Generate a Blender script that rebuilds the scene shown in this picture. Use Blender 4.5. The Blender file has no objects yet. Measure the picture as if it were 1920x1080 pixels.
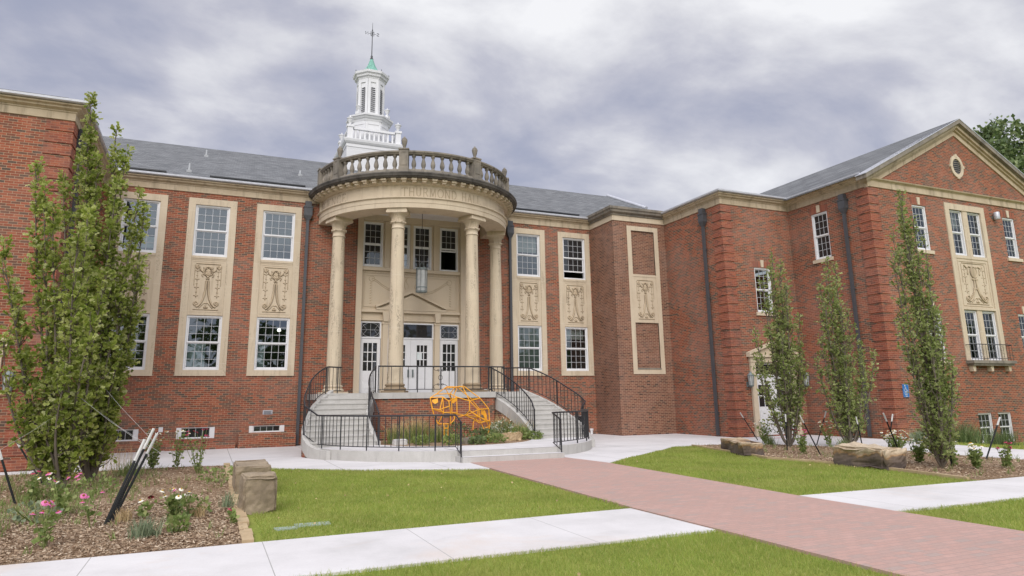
import bpy, bmesh, math, random
import numpy as np
from mathutils import Vector, Matrix, noise
random.seed(7); rng = np.random.default_rng(11)
R_ = math.radians
scene = bpy.context.scene
COL = scene.collection

# ------------------------------------------------------------------ camera
def cam_axes(yaw, pitch, roll):
    f = Vector((math.sin(yaw)*math.cos(pitch), math.cos(yaw)*math.cos(pitch), math.sin(pitch)))
    r = Vector((math.cos(yaw), -math.sin(yaw), 0)); u = r.cross(f)
    return math.cos(roll)*r+math.sin(roll)*u, -math.sin(roll)*r+math.cos(roll)*u, f
_r, _u, _f = cam_axes(R_(23.71576), R_(11.76523), R_(-0.82127))
cd = bpy.data.cameras.new('camera'); cam = bpy.data.objects.new('camera', cd); COL.objects.link(cam)
cam.matrix_world = Matrix(((_r.x,_u.x,-_f.x,0),(_r.y,_u.y,-_f.y,0),(_r.z,_u.z,-_f.z,1.6),(0,0,0,1)))
cd.sensor_width = 36; cd.lens = 1274.968/1920*36; cd.shift_y = -60/1920
cd.clip_start = 0.1; cd.clip_end = 2000
scene.camera = cam

# ------------------------------------------------------------------ world: sky seen through broken overcast
SUN_EL, SUN_AZ = R_(36), R_(205)      # azimuth measured from +Y clockwise (behind the camera, a little left)
w = bpy.data.worlds.new('World'); scene.world = w; w.use_nodes = True
nt = w.node_tree; nt.nodes.clear()
def N(t, **k):
    n = nt.nodes.new(t)
    for a, b in k.items(): setattr(n, a, b)
    return n
L = lambda a, b: nt.links.new(a, b)
out = N('ShaderNodeOutputWorld'); bg = N('ShaderNodeBackground'); L(bg.outputs[0], out.inputs[0])
sky = N('ShaderNodeTexSky', sky_type='NISHITA', sun_disc=False); sky.sun_elevation = SUN_EL; sky.sun_rotation = SUN_AZ
tc = N('ShaderNodeTexCoord'); sp = N('ShaderNodeSeparateXYZ'); L(tc.outputs['Generated'], sp.inputs[0])
def M(op, a, b=None, c=None):
    n = N('ShaderNodeMath', operation=op)
    for i, v in enumerate((a, b, c)):
        if v is None: continue
        if isinstance(v, (int, float)): n.inputs[i].default_value = v
        else: L(v, n.inputs[i])
    return n.outputs[0]
zz = M('ADD', M('MAXIMUM', sp.outputs[2], 0.0), 0.30)
cv = N('ShaderNodeCombineXYZ'); L(M('DIVIDE', sp.outputs[0], zz), cv.inputs[0]); L(M('DIVIDE', sp.outputs[1], zz), cv.inputs[1])
def noise_n(scale, detail, rough, dist, off, stretch=(1,1,1)):
    mp = N('ShaderNodeMapping'); L(cv.outputs[0], mp.inputs[0]); mp.inputs['Location'].default_value = off; mp.inputs['Scale'].default_value = stretch
    n = N('ShaderNodeTexNoise'); L(mp.outputs[0], n.inputs['Vector'])
    n.inputs['Scale'].default_value = scale; n.inputs['Detail'].default_value = detail
    n.inputs['Roughness'].default_value = rough; n.inputs['Distortion'].default_value = dist
    return n.outputs[0]
n1 = noise_n(0.95, 4, 0.5, 0.3, (2.7, 8.6, 0), (1, 1.15, 1))
n2 = noise_n(2.1, 12, 0.57, 0.2, (7.3, 2.2, 0), (1, 1.25, 1))
def ramp(fac, stops):
    r = N('ShaderNodeValToRGB'); L(fac, r.inputs[0]); e = r.color_ramp.elements
    while len(e) < len(stops): e.new(0.5)
    for i, (p, c) in enumerate(stops): e[i].position = p; e[i].color = (*c, 1)
    return r.outputs[0]
mixn = M('ADD', M('MULTIPLY', n1, 0.56), M('MULTIPLY', n2, 0.44))
cloud = ramp(mixn, [(0.36, (0.24, 0.265, 0.365)), (0.435, (0.315, 0.328, 0.412)), (0.485, (0.415, 0.418, 0.48)), (0.53, (0.55, 0.55, 0.585)), (0.59, (0.72, 0.72, 0.735))])
skm = N('ShaderNodeVectorMath', operation='SCALE'); L(sky.outputs[0], skm.inputs[0]); skm.inputs['Scale'].default_value = 0.10
mx = N('ShaderNodeMix', data_type='RGBA'); mx.inputs[0].default_value = 0.93
L(skm.outputs[0], mx.inputs[6]); L(cloud, mx.inputs[7]); 
# an overcast sky is brightest overhead and round the veiled sun
def smooth(v, a, b):
    n = N('ShaderNodeMapRange', interpolation_type='SMOOTHSTEP'); L(v, n.inputs[0]); n.inputs[1].default_value = a; n.inputs[2].default_value = b; return n.outputs[0]
dt = N('ShaderNodeVectorMath', operation='DOT_PRODUCT'); L(tc.outputs['Generated'], dt.inputs[0])
dt.inputs[1].default_value = (math.sin(SUN_AZ)*math.cos(SUN_EL), math.cos(SUN_AZ)*math.cos(SUN_EL), math.sin(SUN_EL))
gain = M('ADD', M('ADD', 1.0, M('MULTIPLY', smooth(sp.outputs[2], .6, .95), 1.0)), M('MULTIPLY', smooth(dt.outputs['Value'], .1, 1.), .9))
L(mx.outputs[2], bg.inputs[0]); L(gain, bg.inputs[1])

sd = bpy.data.lights.new('sun', 'SUN'); sd.energy = 1.5; sd.angle = R_(40); sd.color = (1, 0.95, 0.88)
sun = bpy.data.objects.new('sun', sd); COL.objects.link(sun)
dirv = Vector((math.sin(SUN_AZ)*math.cos(SUN_EL), math.cos(SUN_AZ)*math.cos(SUN_EL), math.sin(SUN_EL)))
sun.rotation_euler = dirv.to_track_quat('Z', 'Y').to_euler()
vs = scene.view_settings
vs.view_transform = 'Standard'; vs.look = 'None'; vs.gamma = 1; vs.exposure = 0.42; vs.use_curve_mapping = False

# ------------------------------------------------------------------ material helpers
MAT = {}
class G:
    def __init__(s, name):
        s.m = bpy.data.materials.new(name); s.m.use_nodes = True; s.t = s.m.node_tree; s.t.nodes.clear()
        s.o = s.n('ShaderNodeOutputMaterial'); s.p = s.n('ShaderNodeBsdfPrincipled'); s.l(s.p.outputs[0], s.o.inputs[0]); MAT[name] = s.m
    def n(s, t, **k):
        x = s.t.nodes.new(t)
        for a, b in k.items(): setattr(x, a, b)
        return x
    def l(s, a, b): s.t.links.new(a, b)
    def set(s, k, v):
        i = s.p.inputs[k]
        if hasattr(v, 'is_output'): s.l(v, i)
        else: i.default_value = v if not isinstance(v, tuple) else (*v, 1)
    def pos(s): return s.n('ShaderNodeNewGeometry').outputs['Position']
    def sep(s, v):
        x = s.n('ShaderNodeSeparateXYZ'); s.l(v, x.inputs[0]); return x.outputs
    def math(s, op, a, b=None, c=None):
        x = s.n('ShaderNodeMath', operation=op)
        for i, v in enumerate((a, b, c)):
            if v is None: continue
            if isinstance(v, (int, float)): x.inputs[i].default_value = v
            else: s.l(v, x.inputs[i])
        return x.outputs[0]
    def comb(s, *a):
        x = s.n('ShaderNodeCombineXYZ')
        for i, v in enumerate(a):
            if isinstance(v, (int, float)): x.inputs[i].default_value = v
            else: s.l(v, x.inputs[i])
        return x.outputs[0]
    def noise(s, vec, scale, detail=3, rough=.5, dist=0., stretch=None):
        if stretch:
            m = s.n('ShaderNodeMapping'); s.l(vec, m.inputs[0]); m.inputs['Scale'].default_value = stretch; vec = m.outputs[0]
        x = s.n('ShaderNodeTexNoise'); s.l(vec, x.inputs['Vector'])
        for k, v in (('Scale', scale), ('Detail', detail), ('Roughness', rough), ('Distortion', dist)): x.inputs[k].default_value = v
        return x.outputs[0]
    def ramp(s, fac, stops, interp='LINEAR'):
        x = s.n('ShaderNodeValToRGB'); s.l(fac, x.inputs[0]); e = x.color_ramp.elements; x.color_ramp.interpolation = interp
        while len(e) < len(stops): e.new(.5)
        for i, (p, c) in enumerate(stops):
            if isinstance(c, (int, float)): c = (c, c, c)
            e[i].position = p; e[i].color = (*c, 1)
        return x.outputs[0]
    def mix(s, fac, a, b, mode='MIX'):
        x = s.n('ShaderNodeMix', data_type='RGBA', blend_type=mode)
        for i, v in ((0, fac), (6, a), (7, b)):
            if isinstance(v, (int, float)): x.inputs[i].default_value = v
            elif isinstance(v, tuple): x.inputs[i].default_value = (*v, 1)
            else: s.l(v, x.inputs[i])
        return x.outputs[2]
    def bump(s, h, strength=.3, dist=.01):
        x = s.n('ShaderNodeBump'); s.l(h, x.inputs['Height']); x.inputs['Strength'].default_value = strength; x.inputs['Distance'].default_value = dist
        s.l(x.outputs[0], s.p.inputs['Normal'])

def brick_mat(name, stops, mortar, patch=.35, wid=.2032, row=.0677, mort=.0052, flat=False, rough=.85, var=.5):
    g = G(name); x, y, z = g.sep(g.pos())[:3]
    v = g.comb(x, y, 0.0) if flat else g.comb(g.math('ADD', x, y), z, 0.0)
    b = g.n('ShaderNodeTexBrick'); g.l(v, b.inputs['Vector'])
    b.inputs['Color1'].default_value = (0, 0, 0, 1); b.inputs['Color2'].default_value = (1, 1, 1, 1); b.inputs['Mortar'].default_value = (.5, .5, .5, 1)
    for k, q in (('Scale', 1.), ('Mortar Size', mort), ('Mortar Smooth', .15), ('Bias', 0.), ('Brick Width', wid), ('Row Height', row)): b.inputs[k].default_value = q
    pn = g.noise(v, .8, 5, .65, .4, (.6, 1.5, 1.))
    pn2 = g.noise(v, 2.2, 2, .5)
    val = g.math('ADD', g.sep(b.outputs['Color'])[0], g.math('MULTIPLY', g.math('SUBTRACT', pn, .5), patch*2))
    val = g.math('ADD', val, g.math('MULTIPLY', g.math('SUBTRACT', pn2, .5), patch))
    c = g.ramp(val, stops)
    fine = g.noise(g.pos(), 38, 3, .6)
    c = g.mix(.55, c, g.ramp(fine, [(.25, 1-var), (.75, 1+var*.4)]), 'MULTIPLY')
    big = g.noise(g.pos(), .35, 4, .6)
    c = g.mix(.15 if flat else .5, c, g.ramp(big, [(.3, .72), (.7, 1.15)]), 'MULTIPLY')
    c = g.mix(b.outputs['Fac'], c, mortar)
    if not flat:
        stn = g.noise(g.pos(), 1., 5, .65, .3, (2.6, 2.6, .22)); c = g.mix(g.math('MULTIPLY', g.ramp(stn, [(.52, 0.), (.76, 1.)]), .45), c, (.10, .07, .058))
        eff = g.noise(g.pos(), .5, 5, .7, .4); lo = g.ramp(z, [(0., 1.), (.16, .0)]); c = g.mix(g.math('MULTIPLY', g.ramp(eff, [(.45, 0.), (.7, 1.)]), .22), c, (.42, .29, .24))
    g.set('Base Color', c); g.set('Roughness', rough); g.set('Specular IOR Level', .25)
    g.bump(g.math('ADD', g.math('SUBTRACT', 1., b.outputs['Fac']), g.math('MULTIPLY', fine, .35)), .5, .006)
    return g
brick_mat('brick', [(0., (.095, .070, .056)), (.12, (.14, .082, .060)), (.34, (.205, .074, .047)), (.58, (.27, .077, .041)), (.82, (.315, .090, .050)), (1., (.36, .115, .06))], (.41, .295, .195), .22)
brick_mat('soldier_brick', [(0., (.18, .065, .045)), (.3, (.26, .074, .046)), (.7, (.31, .090, .052)), (1., (.35, .112, .06))], (.36, .20, .135), .2, .0677, .30)
brick_mat('brown_brick', [(0., (.07, .035, .03)), (.14, (.15, .065, .045)), (.5, (.21, .085, .055)), (1., (.25, .11, .07))], (.46, .33, .22), .10)
brick_mat('quoin_brick', [(0., (.18, .065, .045)), (.3, (.26, .074, .046)), (.7, (.31, .090, .052)), (1., (.35, .112, .06))], (.36, .20, .135), .2)
brick_mat('paver', [(0., (.40, .305, .27)), (.15, (.43, .295, .255)), (.6, (.46, .295, .25)), (1., (.485, .315, .27))], (.35, .255, .225), .03, .2, .1, .005, True, .8, .2)

def stone(name, base, dark, light, streak=.5, rough=.8, pits=0., joint=0.):
    g = G(name); p = g.pos()
    a = g.noise(p, 1.6, 5, .65, .3); b = g.noise(p, 1.0, 5, .6, .5, (5., 5., .55)); f = g.noise(p, 42, 3, .6)
    c = g.mix(g.ramp(a, [(.35, 0.), (.7, 1.)]), base, light)
    c = g.mix(g.math('MULTIPLY', g.ramp(b, [(.52, 0.), (.78, 1.)]), streak), c, dark)
    c = g.mix(.35, c, g.ramp(f, [(.2, .72), (.8, 1.15)]), 'MULTIPLY')
    if pits:
        a2 = g.noise(p, 1., 4, .6, .2, (5.5, 5.5, .5)); b2 = g.noise(p, 26, 3, .7, .0, (1., 1., .6))
        k = g.math('MULTIPLY', g.ramp(a2, [(.52, 0.), (.64, 1.)]), g.ramp(b2, [(.46, 0.), (.58, 1.)])); c = g.mix(g.math('MULTIPLY', k, pits), c, (.12, .10, .08))
    if joint:
        z = g.sep(p)[2]; j = g.math('LESS_THAN', g.math('ABSOLUTE', g.math('SUBTRACT', g.math('FRACT', g.math('ADD', g.math('DIVIDE', z, joint), .31)), .5)), .007/joint)
        c = g.mix(g.math('MULTIPLY', j, .6), c, (.62, .56, .46))
    g.set('Base Color', c); g.set('Roughness', rough); g.set('Specular IOR Level', .25); g.bump(f, .2, .004)
    return g
stone('limestone', (.555, .46, .34), (.31, .245, .17), (.60, .51, .385), .5)
stone('cornice_stone', (.43, .345, .24), (.13, .105, .075), (.53, .44, .32), .8)
stone('column_stone', (.56, .465, .34), (.25, .205, .15), (.61, .52, .385), .7, .8, .6, 1.85)
stone('jamb_stone', (.55, .455, .335), (.27, .21, .145), (.59, .50, .375), .55, .8, .3, .92)
stone('carved_stone', (.47, .375, .26), (.17, .13, .09), (.53, .43, .305), .8)
stone('weathered_stone', (.175, .158, .135), (.05, .045, .04), (.30, .26, .21), .8)
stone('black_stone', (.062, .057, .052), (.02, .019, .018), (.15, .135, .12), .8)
stone('grime_stone', (.27, .205, .135), (.13, .10, .075), (.33, .25, .165), .5)
stone('letter_shade_stone', (.36, .285, .20), (.22, .17, .12), (.42, .335, .235), .5)
stone('cream_panel', (.57, .48, .365), (.42, .34, .245), (.59, .49, .36), .3)
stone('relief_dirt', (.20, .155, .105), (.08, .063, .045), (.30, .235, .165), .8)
stone('concrete', (.55, .54, .53), (.40, .385, .37), (.60, .59, .58), .5)
stone('stair_concrete', (.44, .425, .40), (.28, .27, .26), (.52, .505, .48), .5)
stone('paint_white', (.68, .68, .695), (.55, .55, .565), (.72, .72, .735), .3, .45)
stone('tan_rock', (.40, .29, .17), (.075, .055, .045), (.52, .40, .25), .2, .9)
stone('bark', (.11, .09, .07), (.04, .034, .028), (.18, .155, .125), .6, .9)

def plain(name, col, rough=.5, metal=0., spec=.5, var=.15):
    g = G(name); f = g.noise(g.pos(), 9, 4, .6)
    g.set('Base Color', g.mix(1., col, g.ramp(f, [(.25, 1-var), (.75, 1+var)]), 'MULTIPLY')); g.set('Roughness', rough); g.set('Metallic', metal); g.set('Specular IOR Level', spec)
    return g
plain('downspout_metal', (.062, .064, .072), .5)
plain('gutter_metal', (.50, .51, .55), .4, .2)
plain('vent_metal', (.33, .34, .35), .5)
plain('iron', (.022, .022, .026), .4)
plain('yellow_paint', (.80, .36, .02), .6)
plain('copper', (.16, .36, .29), .6, 0, .4, .35)
plain('sash_paint', (.70, .70, .715), .4, 0, .4, .05)
plain('muntin', (.44, .45, .47), .4, 0, .4, .05)
plain('ceiling_paint', (.66, .63, .60), .7, 0, .3, .08)
plain('black_paint', (.014, .016, .018), .35)
plain('stake_white', (.62, .62, .60), .5)
plain('sign_blue', (.012, .14, .42), .4)
plain('lamp_glass', (.42, .43, .42), .25)
plain('lamp_metal', (.16, .19, .19), .45)
plain('curtain', (.42, .46, .50), .8)
plain('room_wall', (.15, .15, .145), .8)
plain('room_floor', (.12, .10, .09), .7)
plain('blind', (.55, .53, .48), .8)
plain('dark_room', (.012, .012, .013), .8)
plain('poster_white', (.6, .66, .66), .6)
plain('green_cloth', (.02, .10, .055), .8)
plain('pink_paint', (.62, .28, .31), .9)
plain('valve_cover', (.29, .35, .30), .8)
plain('petal_pink', (.62, .14, .34), .6)
plain('petal_red', (.36, .03, .07), .6)
plain('petal_white', (.78, .77, .66), .6)
plain('flower_cone', (.30, .10, .02), .7)
plain('cone_yellow', (.50, .30, .03), .7)
plain('seed_brown', (.055, .03, .02), .8)
plain('wire', (.5, .5, .48), .5)
plain('dry_grass', (.50, .37, .20), .8, 0, .2, .3)
def shingle():
    g = G('shingle'); x, y, z = g.sep(g.pos())[:3]
    v = g.comb(g.math('ADD', x, g.math('MULTIPLY', y, .37)), g.math('MULTIPLY', z, 2.3), 0.)
    b = g.n('ShaderNodeTexBrick'); g.l(v, b.inputs['Vector']); b.inputs['Color1'].default_value = (.09, .095, .10, 1); b.inputs['Color2'].default_value = (.185, .19, .195, 1); b.inputs['Mortar'].default_value = (.07, .072, .077, 1)
    for k, q in (('Scale', 1.), ('Mortar Size', .012), ('Brick Width', .32), ('Row Height', .14)): b.inputs[k].default_value = q
    f = g.noise(g.pos(), 1.2, 5, .65)
    g.set('Base Color', g.mix(.6, b.outputs[0], g.ramp(f, [(.3, .8), (.7, 1.2)]), 'MULTIPLY')); g.set('Roughness', .85); g.bump(b.outputs['Fac'], .4, .01)
shingle()
def siding():
    g = G('siding_white'); x, y, z = g.sep(g.pos())[:3]
    f = g.math('FRACT', g.math('MULTIPLY', z, 1/.17))
    g.set('Base Color', (.68, .68, .695)); g.set('Roughness', .5); g.bump(f, .9, .02)
siding()
def glass(name, refl, base):
    g = G(name)
    g.set('Base Color', base); g.set('Roughness', .6); g.set('Specular IOR Level', .2)
    gl = g.n('ShaderNodeBsdfGlossy'); gl.inputs['Roughness'].default_value = .015; gl.inputs['Color'].default_value = (.82, .92, 1, 1)
    fr = g.n('ShaderNodeLayerWeight'); fr.inputs['Blend'].default_value = .25
    f = g.math('ADD', g.math('MULTIPLY', fr.outputs['Fresnel'], .22), refl)
    wv = g.noise(g.pos(), 1.3, 1, .5); b = g.n('ShaderNodeBump'); g.l(wv, b.inputs['Height']); b.inputs['Strength'].default_value = .05; b.inputs['Distance'].default_value = .05
    g.l(b.outputs[0], gl.inputs['Normal'])
    m = g.n('ShaderNodeMixShader'); g.l(f, m.inputs[0]); g.l(gl.outputs[0], m.inputs[2]); g.l(m.outputs[0], g.o.inputs[0])
    if name == 'window_glass':
        tr = g.n('ShaderNodeBsdfTransparent'); tr.inputs[0].default_value = (.50, .56, .56, 1); g.l(tr.outputs[0], m.inputs[1])
    else: g.l(g.p.outputs[0], m.inputs[1])
glass('window_glass', .13, (.012, .014, .016)); glass('dark_glass', .05, (.012, .012, .013)); glass('green_glass', .10, (.03, .045, .04))
def lamp_mat():
    g = G('lit_bulb'); g.p.inputs['Emission Color'].default_value = (1, .93, .8, 1); g.p.inputs['Emission Strength'].default_value = 6
lamp_mat()
def sidewalk():
    g = G('sidewalk'); p = g.pos(); x, y, z = g.sep(p)[:3]
    a = g.noise(p, .8, 6, .65); f = g.noise(p, 60, 2, .6); st = g.noise(p, .45, 5, .7, 1.)
    c = g.ramp(a, [(.25, (.50, .485, .475)), (.5, (.61, .59, .585)), (.75, (.68, .66, .655))])
    c = g.mix(g.math('MULTIPLY', g.ramp(st, [(.52, 0.), (.72, 1.)]), .5), c, (.60, .49, .41))
    c = g.mix(.3, c, g.ramp(f, [(.2, .8), (.8, 1.1)]), 'MULTIPLY')
    j = g.math('ABSOLUTE', g.math('SUBTRACT', g.math('FRACT', g.math('ADD', g.math('DIVIDE', g.math('ADD', x, 1.03), 1.705), 100.5)), .5))
    jl = g.math('LESS_THAN', j, .0028)
    c = g.mix(jl, c, (.34, .33, .315)); g.set('Base Color', c); g.set('Roughness', .85); g.set('Specular IOR Level', .2); g.bump(f, .15, .003)
    g = G('plaza'); p = g.pos(); x, y, z = g.sep(p)[:3]
    a = g.noise(p, .6, 6, .65); f = g.noise(p, 60, 2, .6)
    c = g.ramp(a, [(.25, (.50, .485, .48)), (.5, (.61, .59, .59)), (.75, (.67, .65, .65))]); c = g.mix(.3, c, g.ramp(f, [(.2, .8), (.8, 1.1)]), 'MULTIPLY')
    for q, per in ((x, 2.3), (y, 2.1)):
        j = g.math('LESS_THAN', g.math('ABSOLUTE', g.math('SUBTRACT', g.math('FRACT', g.math('ADD', g.math('DIVIDE', q, per), 100.2)), .5)), .004)
        c = g.mix(j, c, (.33, .32, .31))
    g.set('Base Color', c); g.set('Roughness', .85); g.set('Specular IOR Level', .2)
sidewalk()
def soils():
    g = G('turf'); p = g.pos(); a = g.noise(p, 1.1, 5, .6); f = g.noise(p, 30, 3, .7)
    c = g.ramp(a, [(.3, (.19, .235, .045)), (.7, (.28, .30, .07))]); c = g.mix(.6, c, g.ramp(f, [(.3, .5), (.7, 1.25)]), 'MULTIPLY')
    g.set('Base Color', c); g.set('Roughness', .95); g.set('Specular IOR Level', .1); g.bump(f, .6, .02)
    g = G('mulch'); p = g.pos(); a = g.noise(p, .9, 5, .6); v = g.n('ShaderNodeTexVoronoi'); g.l(p, v.inputs['Vector']); v.inputs['Scale'].default_value = 62
    c = g.ramp(a, [(.3, (.19, .115, .07)), (.5, (.285, .195, .125)), (.7, (.35, .26, .18))]); c = g.mix(.7, c, g.ramp(g.sep(v.outputs['Color'])[0], [(0., .45), (1., 1.5)]), 'MULTIPLY')
    g.set('Base Color', c); g.set('Roughness', .95); g.set('Specular IOR Level', .1); g.bump(v.outputs['Distance'], .7, .02)
    g = G('chip'); r = g.n('ShaderNodeNewGeometry').outputs['Random Per Island']
    g.set('Base Color', g.ramp(r, [(0., (.165, .10, .06)), (.45, (.31, .215, .135)), (.8, (.43, .325, .225)), (1., (.58, .48, .36))])); g.set('Roughness', .9)
soils()
def foliage(name, stops, trans=.35):
    g = G(name); gg = g.n('ShaderNodeNewGeometry'); r = gg.outputs['Random Per Island']
    c = g.ramp(r, stops)
    pn = g.noise(gg.outputs['Position'], .8, 3, .6); c = g.mix(.7, c, g.ramp(pn, [(.3, .75), (.7, 1.2)]), 'MULTIPLY')
    if name == 'grass_blade':
        p2 = g.noise(gg.outputs['Position'], .55, 5, .65, .6); c = g.mix(g.math('MULTIPLY', g.ramp(p2, [(.48, 0.), (.68, 1.)]), .55), c, (.46, .44, .15))
    g.set('Base Color', c); g.set('Roughness', .5); g.set('Specular IOR Level', .35)
    t = g.n('ShaderNodeBsdfTranslucent'); g.l(c, t.inputs[0]); m = g.n('ShaderNodeMixShader'); m.inputs[0].default_value = trans
    g.l(g.p.outputs[0], m.inputs[1]); g.l(t.outputs[0], m.inputs[2]); g.l(m.outputs[0], g.o.inputs[0])
foliage('oak_leaf', [(0., (.20, .27, .05)), (.4, (.38, .46, .095)), (.75, (.55, .60, .19)), (1., (.68, .70, .37))], .58)
foliage('young_leaf', [(0., (.20, .26, .075)), (.5, (.38, .45, .15)), (1., (.58, .62, .31))], .58)
foliage('dark_leaf', [(0., (.07, .11, .04)), (.6, (.15, .21, .075)), (1., (.27, .32, .15))], .25)
foliage('grass_blade', [(0., (.25, .34, .06)), (.5, (.345, .43, .095)), (.93, (.44, .46, .12)), (1., (.60, .52, .24))], .5)
foliage('herb_leaf', [(0., (.13, .19, .05)), (.6, (.24, .31, .09)), (1., (.38, .41, .17))])
foliage('grey_herb', [(0., (.18, .24, .14)), (1., (.34, .39, .24))])
# ------------------------------------------------------------------ geometry helpers
def wloc(o):
    v = Vector((0, 0, 0))
    while o is not None: v = v + o.location; o = o.parent
    return v
class MB:
    def __init__(s): s.v = []; s.f = []; s.sm = []
    def add(s, vs, fs, smooth=False):
        k = len(s.v); s.v += [tuple(x) for x in vs]
        for f in fs: s.f.append(tuple(i+k for i in f)); s.sm.append(smooth)
        return s
    def box(s, x0, x1, y0, y1, z0, z1):
        if x1 < x0: x0, x1 = x1, x0
        if y1 < y0: y0, y1 = y1, y0
        if z1 < z0: z0, z1 = z1, z0
        return s.add([(x0,y0,z0),(x1,y0,z0),(x1,y1,z0),(x0,y1,z0),(x0,y0,z1),(x1,y0,z1),(x1,y1,z1),(x0,y1,z1)],
            [(0,3,2,1),(4,5,6,7),(0,1,5,4),(1,2,6,5),(2,3,7,6),(3,0,4,7)])
    def obox(s, c, ux, hx, hy, z0, z1):      # box turned in plan: ux = (cos, sin)
        cx, cy = c; a, b = ux; P = []
        for z in (z0, z1):
            for sx, sy in ((-1,-1),(1,-1),(1,1),(-1,1)): P.append((cx+sx*hx*a-sy*hy*b, cy+sx*hx*b+sy*hy*a, z))
        return s.add(P, [(0,3,2,1),(4,5,6,7),(0,1,5,4),(1,2,6,5),(2,3,7,6),(3,0,4,7)])
    def quad(s, *p): return s.add(p, [tuple(range(len(p)))])
    def prism(s, poly, z0, z1):             # plan polygon (ccw) extruded upward
        n = len(poly); P = [(x,y,z0) for x,y in poly]+[(x,y,z1) for x,y in poly]
        return s.add(P, [tuple(range(n-1,-1,-1)), tuple(range(n,2*n))]+[(i,(i+1)%n,n+(i+1)%n,n+i) for i in range(n)])
    def prism_xz(s, poly, y0, y1):          # elevation polygon extruded in y
        n = len(poly); P = [(x,y0,z) for x,z in poly]+[(x,y1,z) for x,z in poly]
        return s.add(P, [tuple(range(n)), tuple(range(2*n-1,n-1,-1))]+[((i+1)%n,i,n+i,n+(i+1)%n) for i in range(n)])
    def tube(s, pts, r, n=6, cap=True, smooth=True):
        pts = [Vector(p) for p in pts]; m = len(pts); rs = r if isinstance(r, (list, tuple)) else [r]*m
        P = []; up = Vector((0, 0, 1)); a = None
        for i, p in enumerate(pts):
            d = (pts[min(i+1, m-1)]-pts[max(i-1, 0)])
            if d.length < 1e-9: d = Vector((0, 0, 1))
            d.normalize()
            if a is None:
                a = d.cross(up)
                if a.length < 1e-3: a = d.cross(Vector((1, 0, 0)))
            else: a = a-d*a.dot(d)
            if a.length < 1e-6: a = d.cross(Vector((1, .1, 0)))
            a.normalize(); b = d.cross(a)
            for k in range(n):
                t = 2*math.pi*k/n; P.append(p+rs[i]*(math.cos(t)*a+math.sin(t)*b))
        F = [(i*n+k, i*n+(k+1)%n, (i+1)*n+(k+1)%n, (i+1)*n+k) for i in range(m-1) for k in range(n)]
        s.add(P, F, smooth)
        if cap: s.add(P[:n], [tuple(range(n-1,-1,-1))]); s.add(P[-n:], [tuple(range(n))])
        return s
    def lathe(s, prof, c=(0,0,0), n=16, smooth=True, rot=0., a0=0., a1=None):
        full = a1 is None; m = len(prof); P = []; K = n if full else n+1
        for r, z in prof:
            for k in range(K):
                t = rot+(2*math.pi*k/n if full else a0+(a1-a0)*k/n); P.append((c[0]+r*math.cos(t), c[1]+r*math.sin(t), c[2]+z))
        F = [(i*K+k, i*K+(k+1)%K, (i+1)*K+(k+1)%K, (i+1)*K+k) for i in range(m-1) for k in range(n)]
        s.add(P, F, smooth)
        if full:
            if prof[0][0] > 1e-4: s.add(P[:K], [tuple(range(K-1,-1,-1))])
            if prof[-1][0] > 1e-4: s.add(P[-K:], [tuple(range(K))])
        return s
    def sweep(s, prof, path, closed=False):  # prof = (out, z) pairs; outward lies to the right of the path
        n = len(path); rows = []
        for i in range(n):
            p = Vector(path[i]); ds = []
            if i > 0 or closed: ds.append((p-Vector(path[i-1])).normalized())
            if i < n-1 or closed: ds.append((Vector(path[(i+1) % n])-p).normalized())
            ns = [Vector((d.y, -d.x)) for d in ds]
            if len(ns) == 2: q = (ns[0]+ns[1]); q = q/max(.2, (1+ns[0].dot(ns[1])))
            else: q = ns[0]
            rows.append([(p.x+q.x*o, p.y+q.y*o, z) for o, z in prof])
        m = len(prof); P = [v for r in rows for v in r]; F = []
        for i in range(n if closed else n-1):
            j = (i+1) % n
            for k in range(m-1): F.append((i*m+k, j*m+k, j*m+k+1, i*m+k+1))
        s.add(P, F)
        if not closed: s.add(rows[0], [tuple(range(m))]); s.add(rows[-1], [tuple(range(m-1,-1,-1))])
        return s
    def ball(s, c, r, nu=8, nv=5):
        rx, ry, rz = r if isinstance(r, tuple) else (r, r, r); P = []; 
        for i in range(nv+1):
            t = math.pi*i/nv
            for k in range(nu): P.append((c[0]+rx*math.sin(t)*math.cos(2*math.pi*k/nu), c[1]+ry*math.sin(t)*math.sin(2*math.pi*k/nu), c[2]-rz*math.cos(t)))
        return s.add(P, [(i*nu+k, i*nu+(k+1)%nu, (i+1)*nu+(k+1)%nu, (i+1)*nu+k) for i in range(nv) for k in range(nu)], True)
    def data(s, name, mat, off=Vector((0,0,0))):
        me = bpy.data.meshes.new(name); me.from_pydata([(a-off.x, b-off.y, c-off.z) for a, b, c in s.v], [], s.f)
        me.polygons.foreach_set('use_smooth', s.sm); me.materials.append(MAT[mat]); me.update(); return me
    def build(s, name, mat, parent=None):
        return link(name, s.data(name, mat, wloc(parent)), parent)
def link(name, me, parent=None, loc=None, rz=0.):
    o = bpy.data.objects.new(name, me); COL.objects.link(o); o.parent = parent
    if loc is not None: o.location = loc
    o.rotation_euler.z = rz
    return o
def tag(o, label=None, cat=None, group=None, kind=None):
    for k, v in (('label', label), ('category', cat), ('group', group), ('kind', kind)):
        if v: o[k] = v
    return o
def thing(name, loc, label, cat, group=None):
    return tag(link(name, None, None, loc), label, cat, group)
def copy_tree(o, parent=None):
    c = o.copy(); COL.objects.link(c); c.parent = parent
    for ch in list(o.children): copy_tree(ch, c)
    return c
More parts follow.
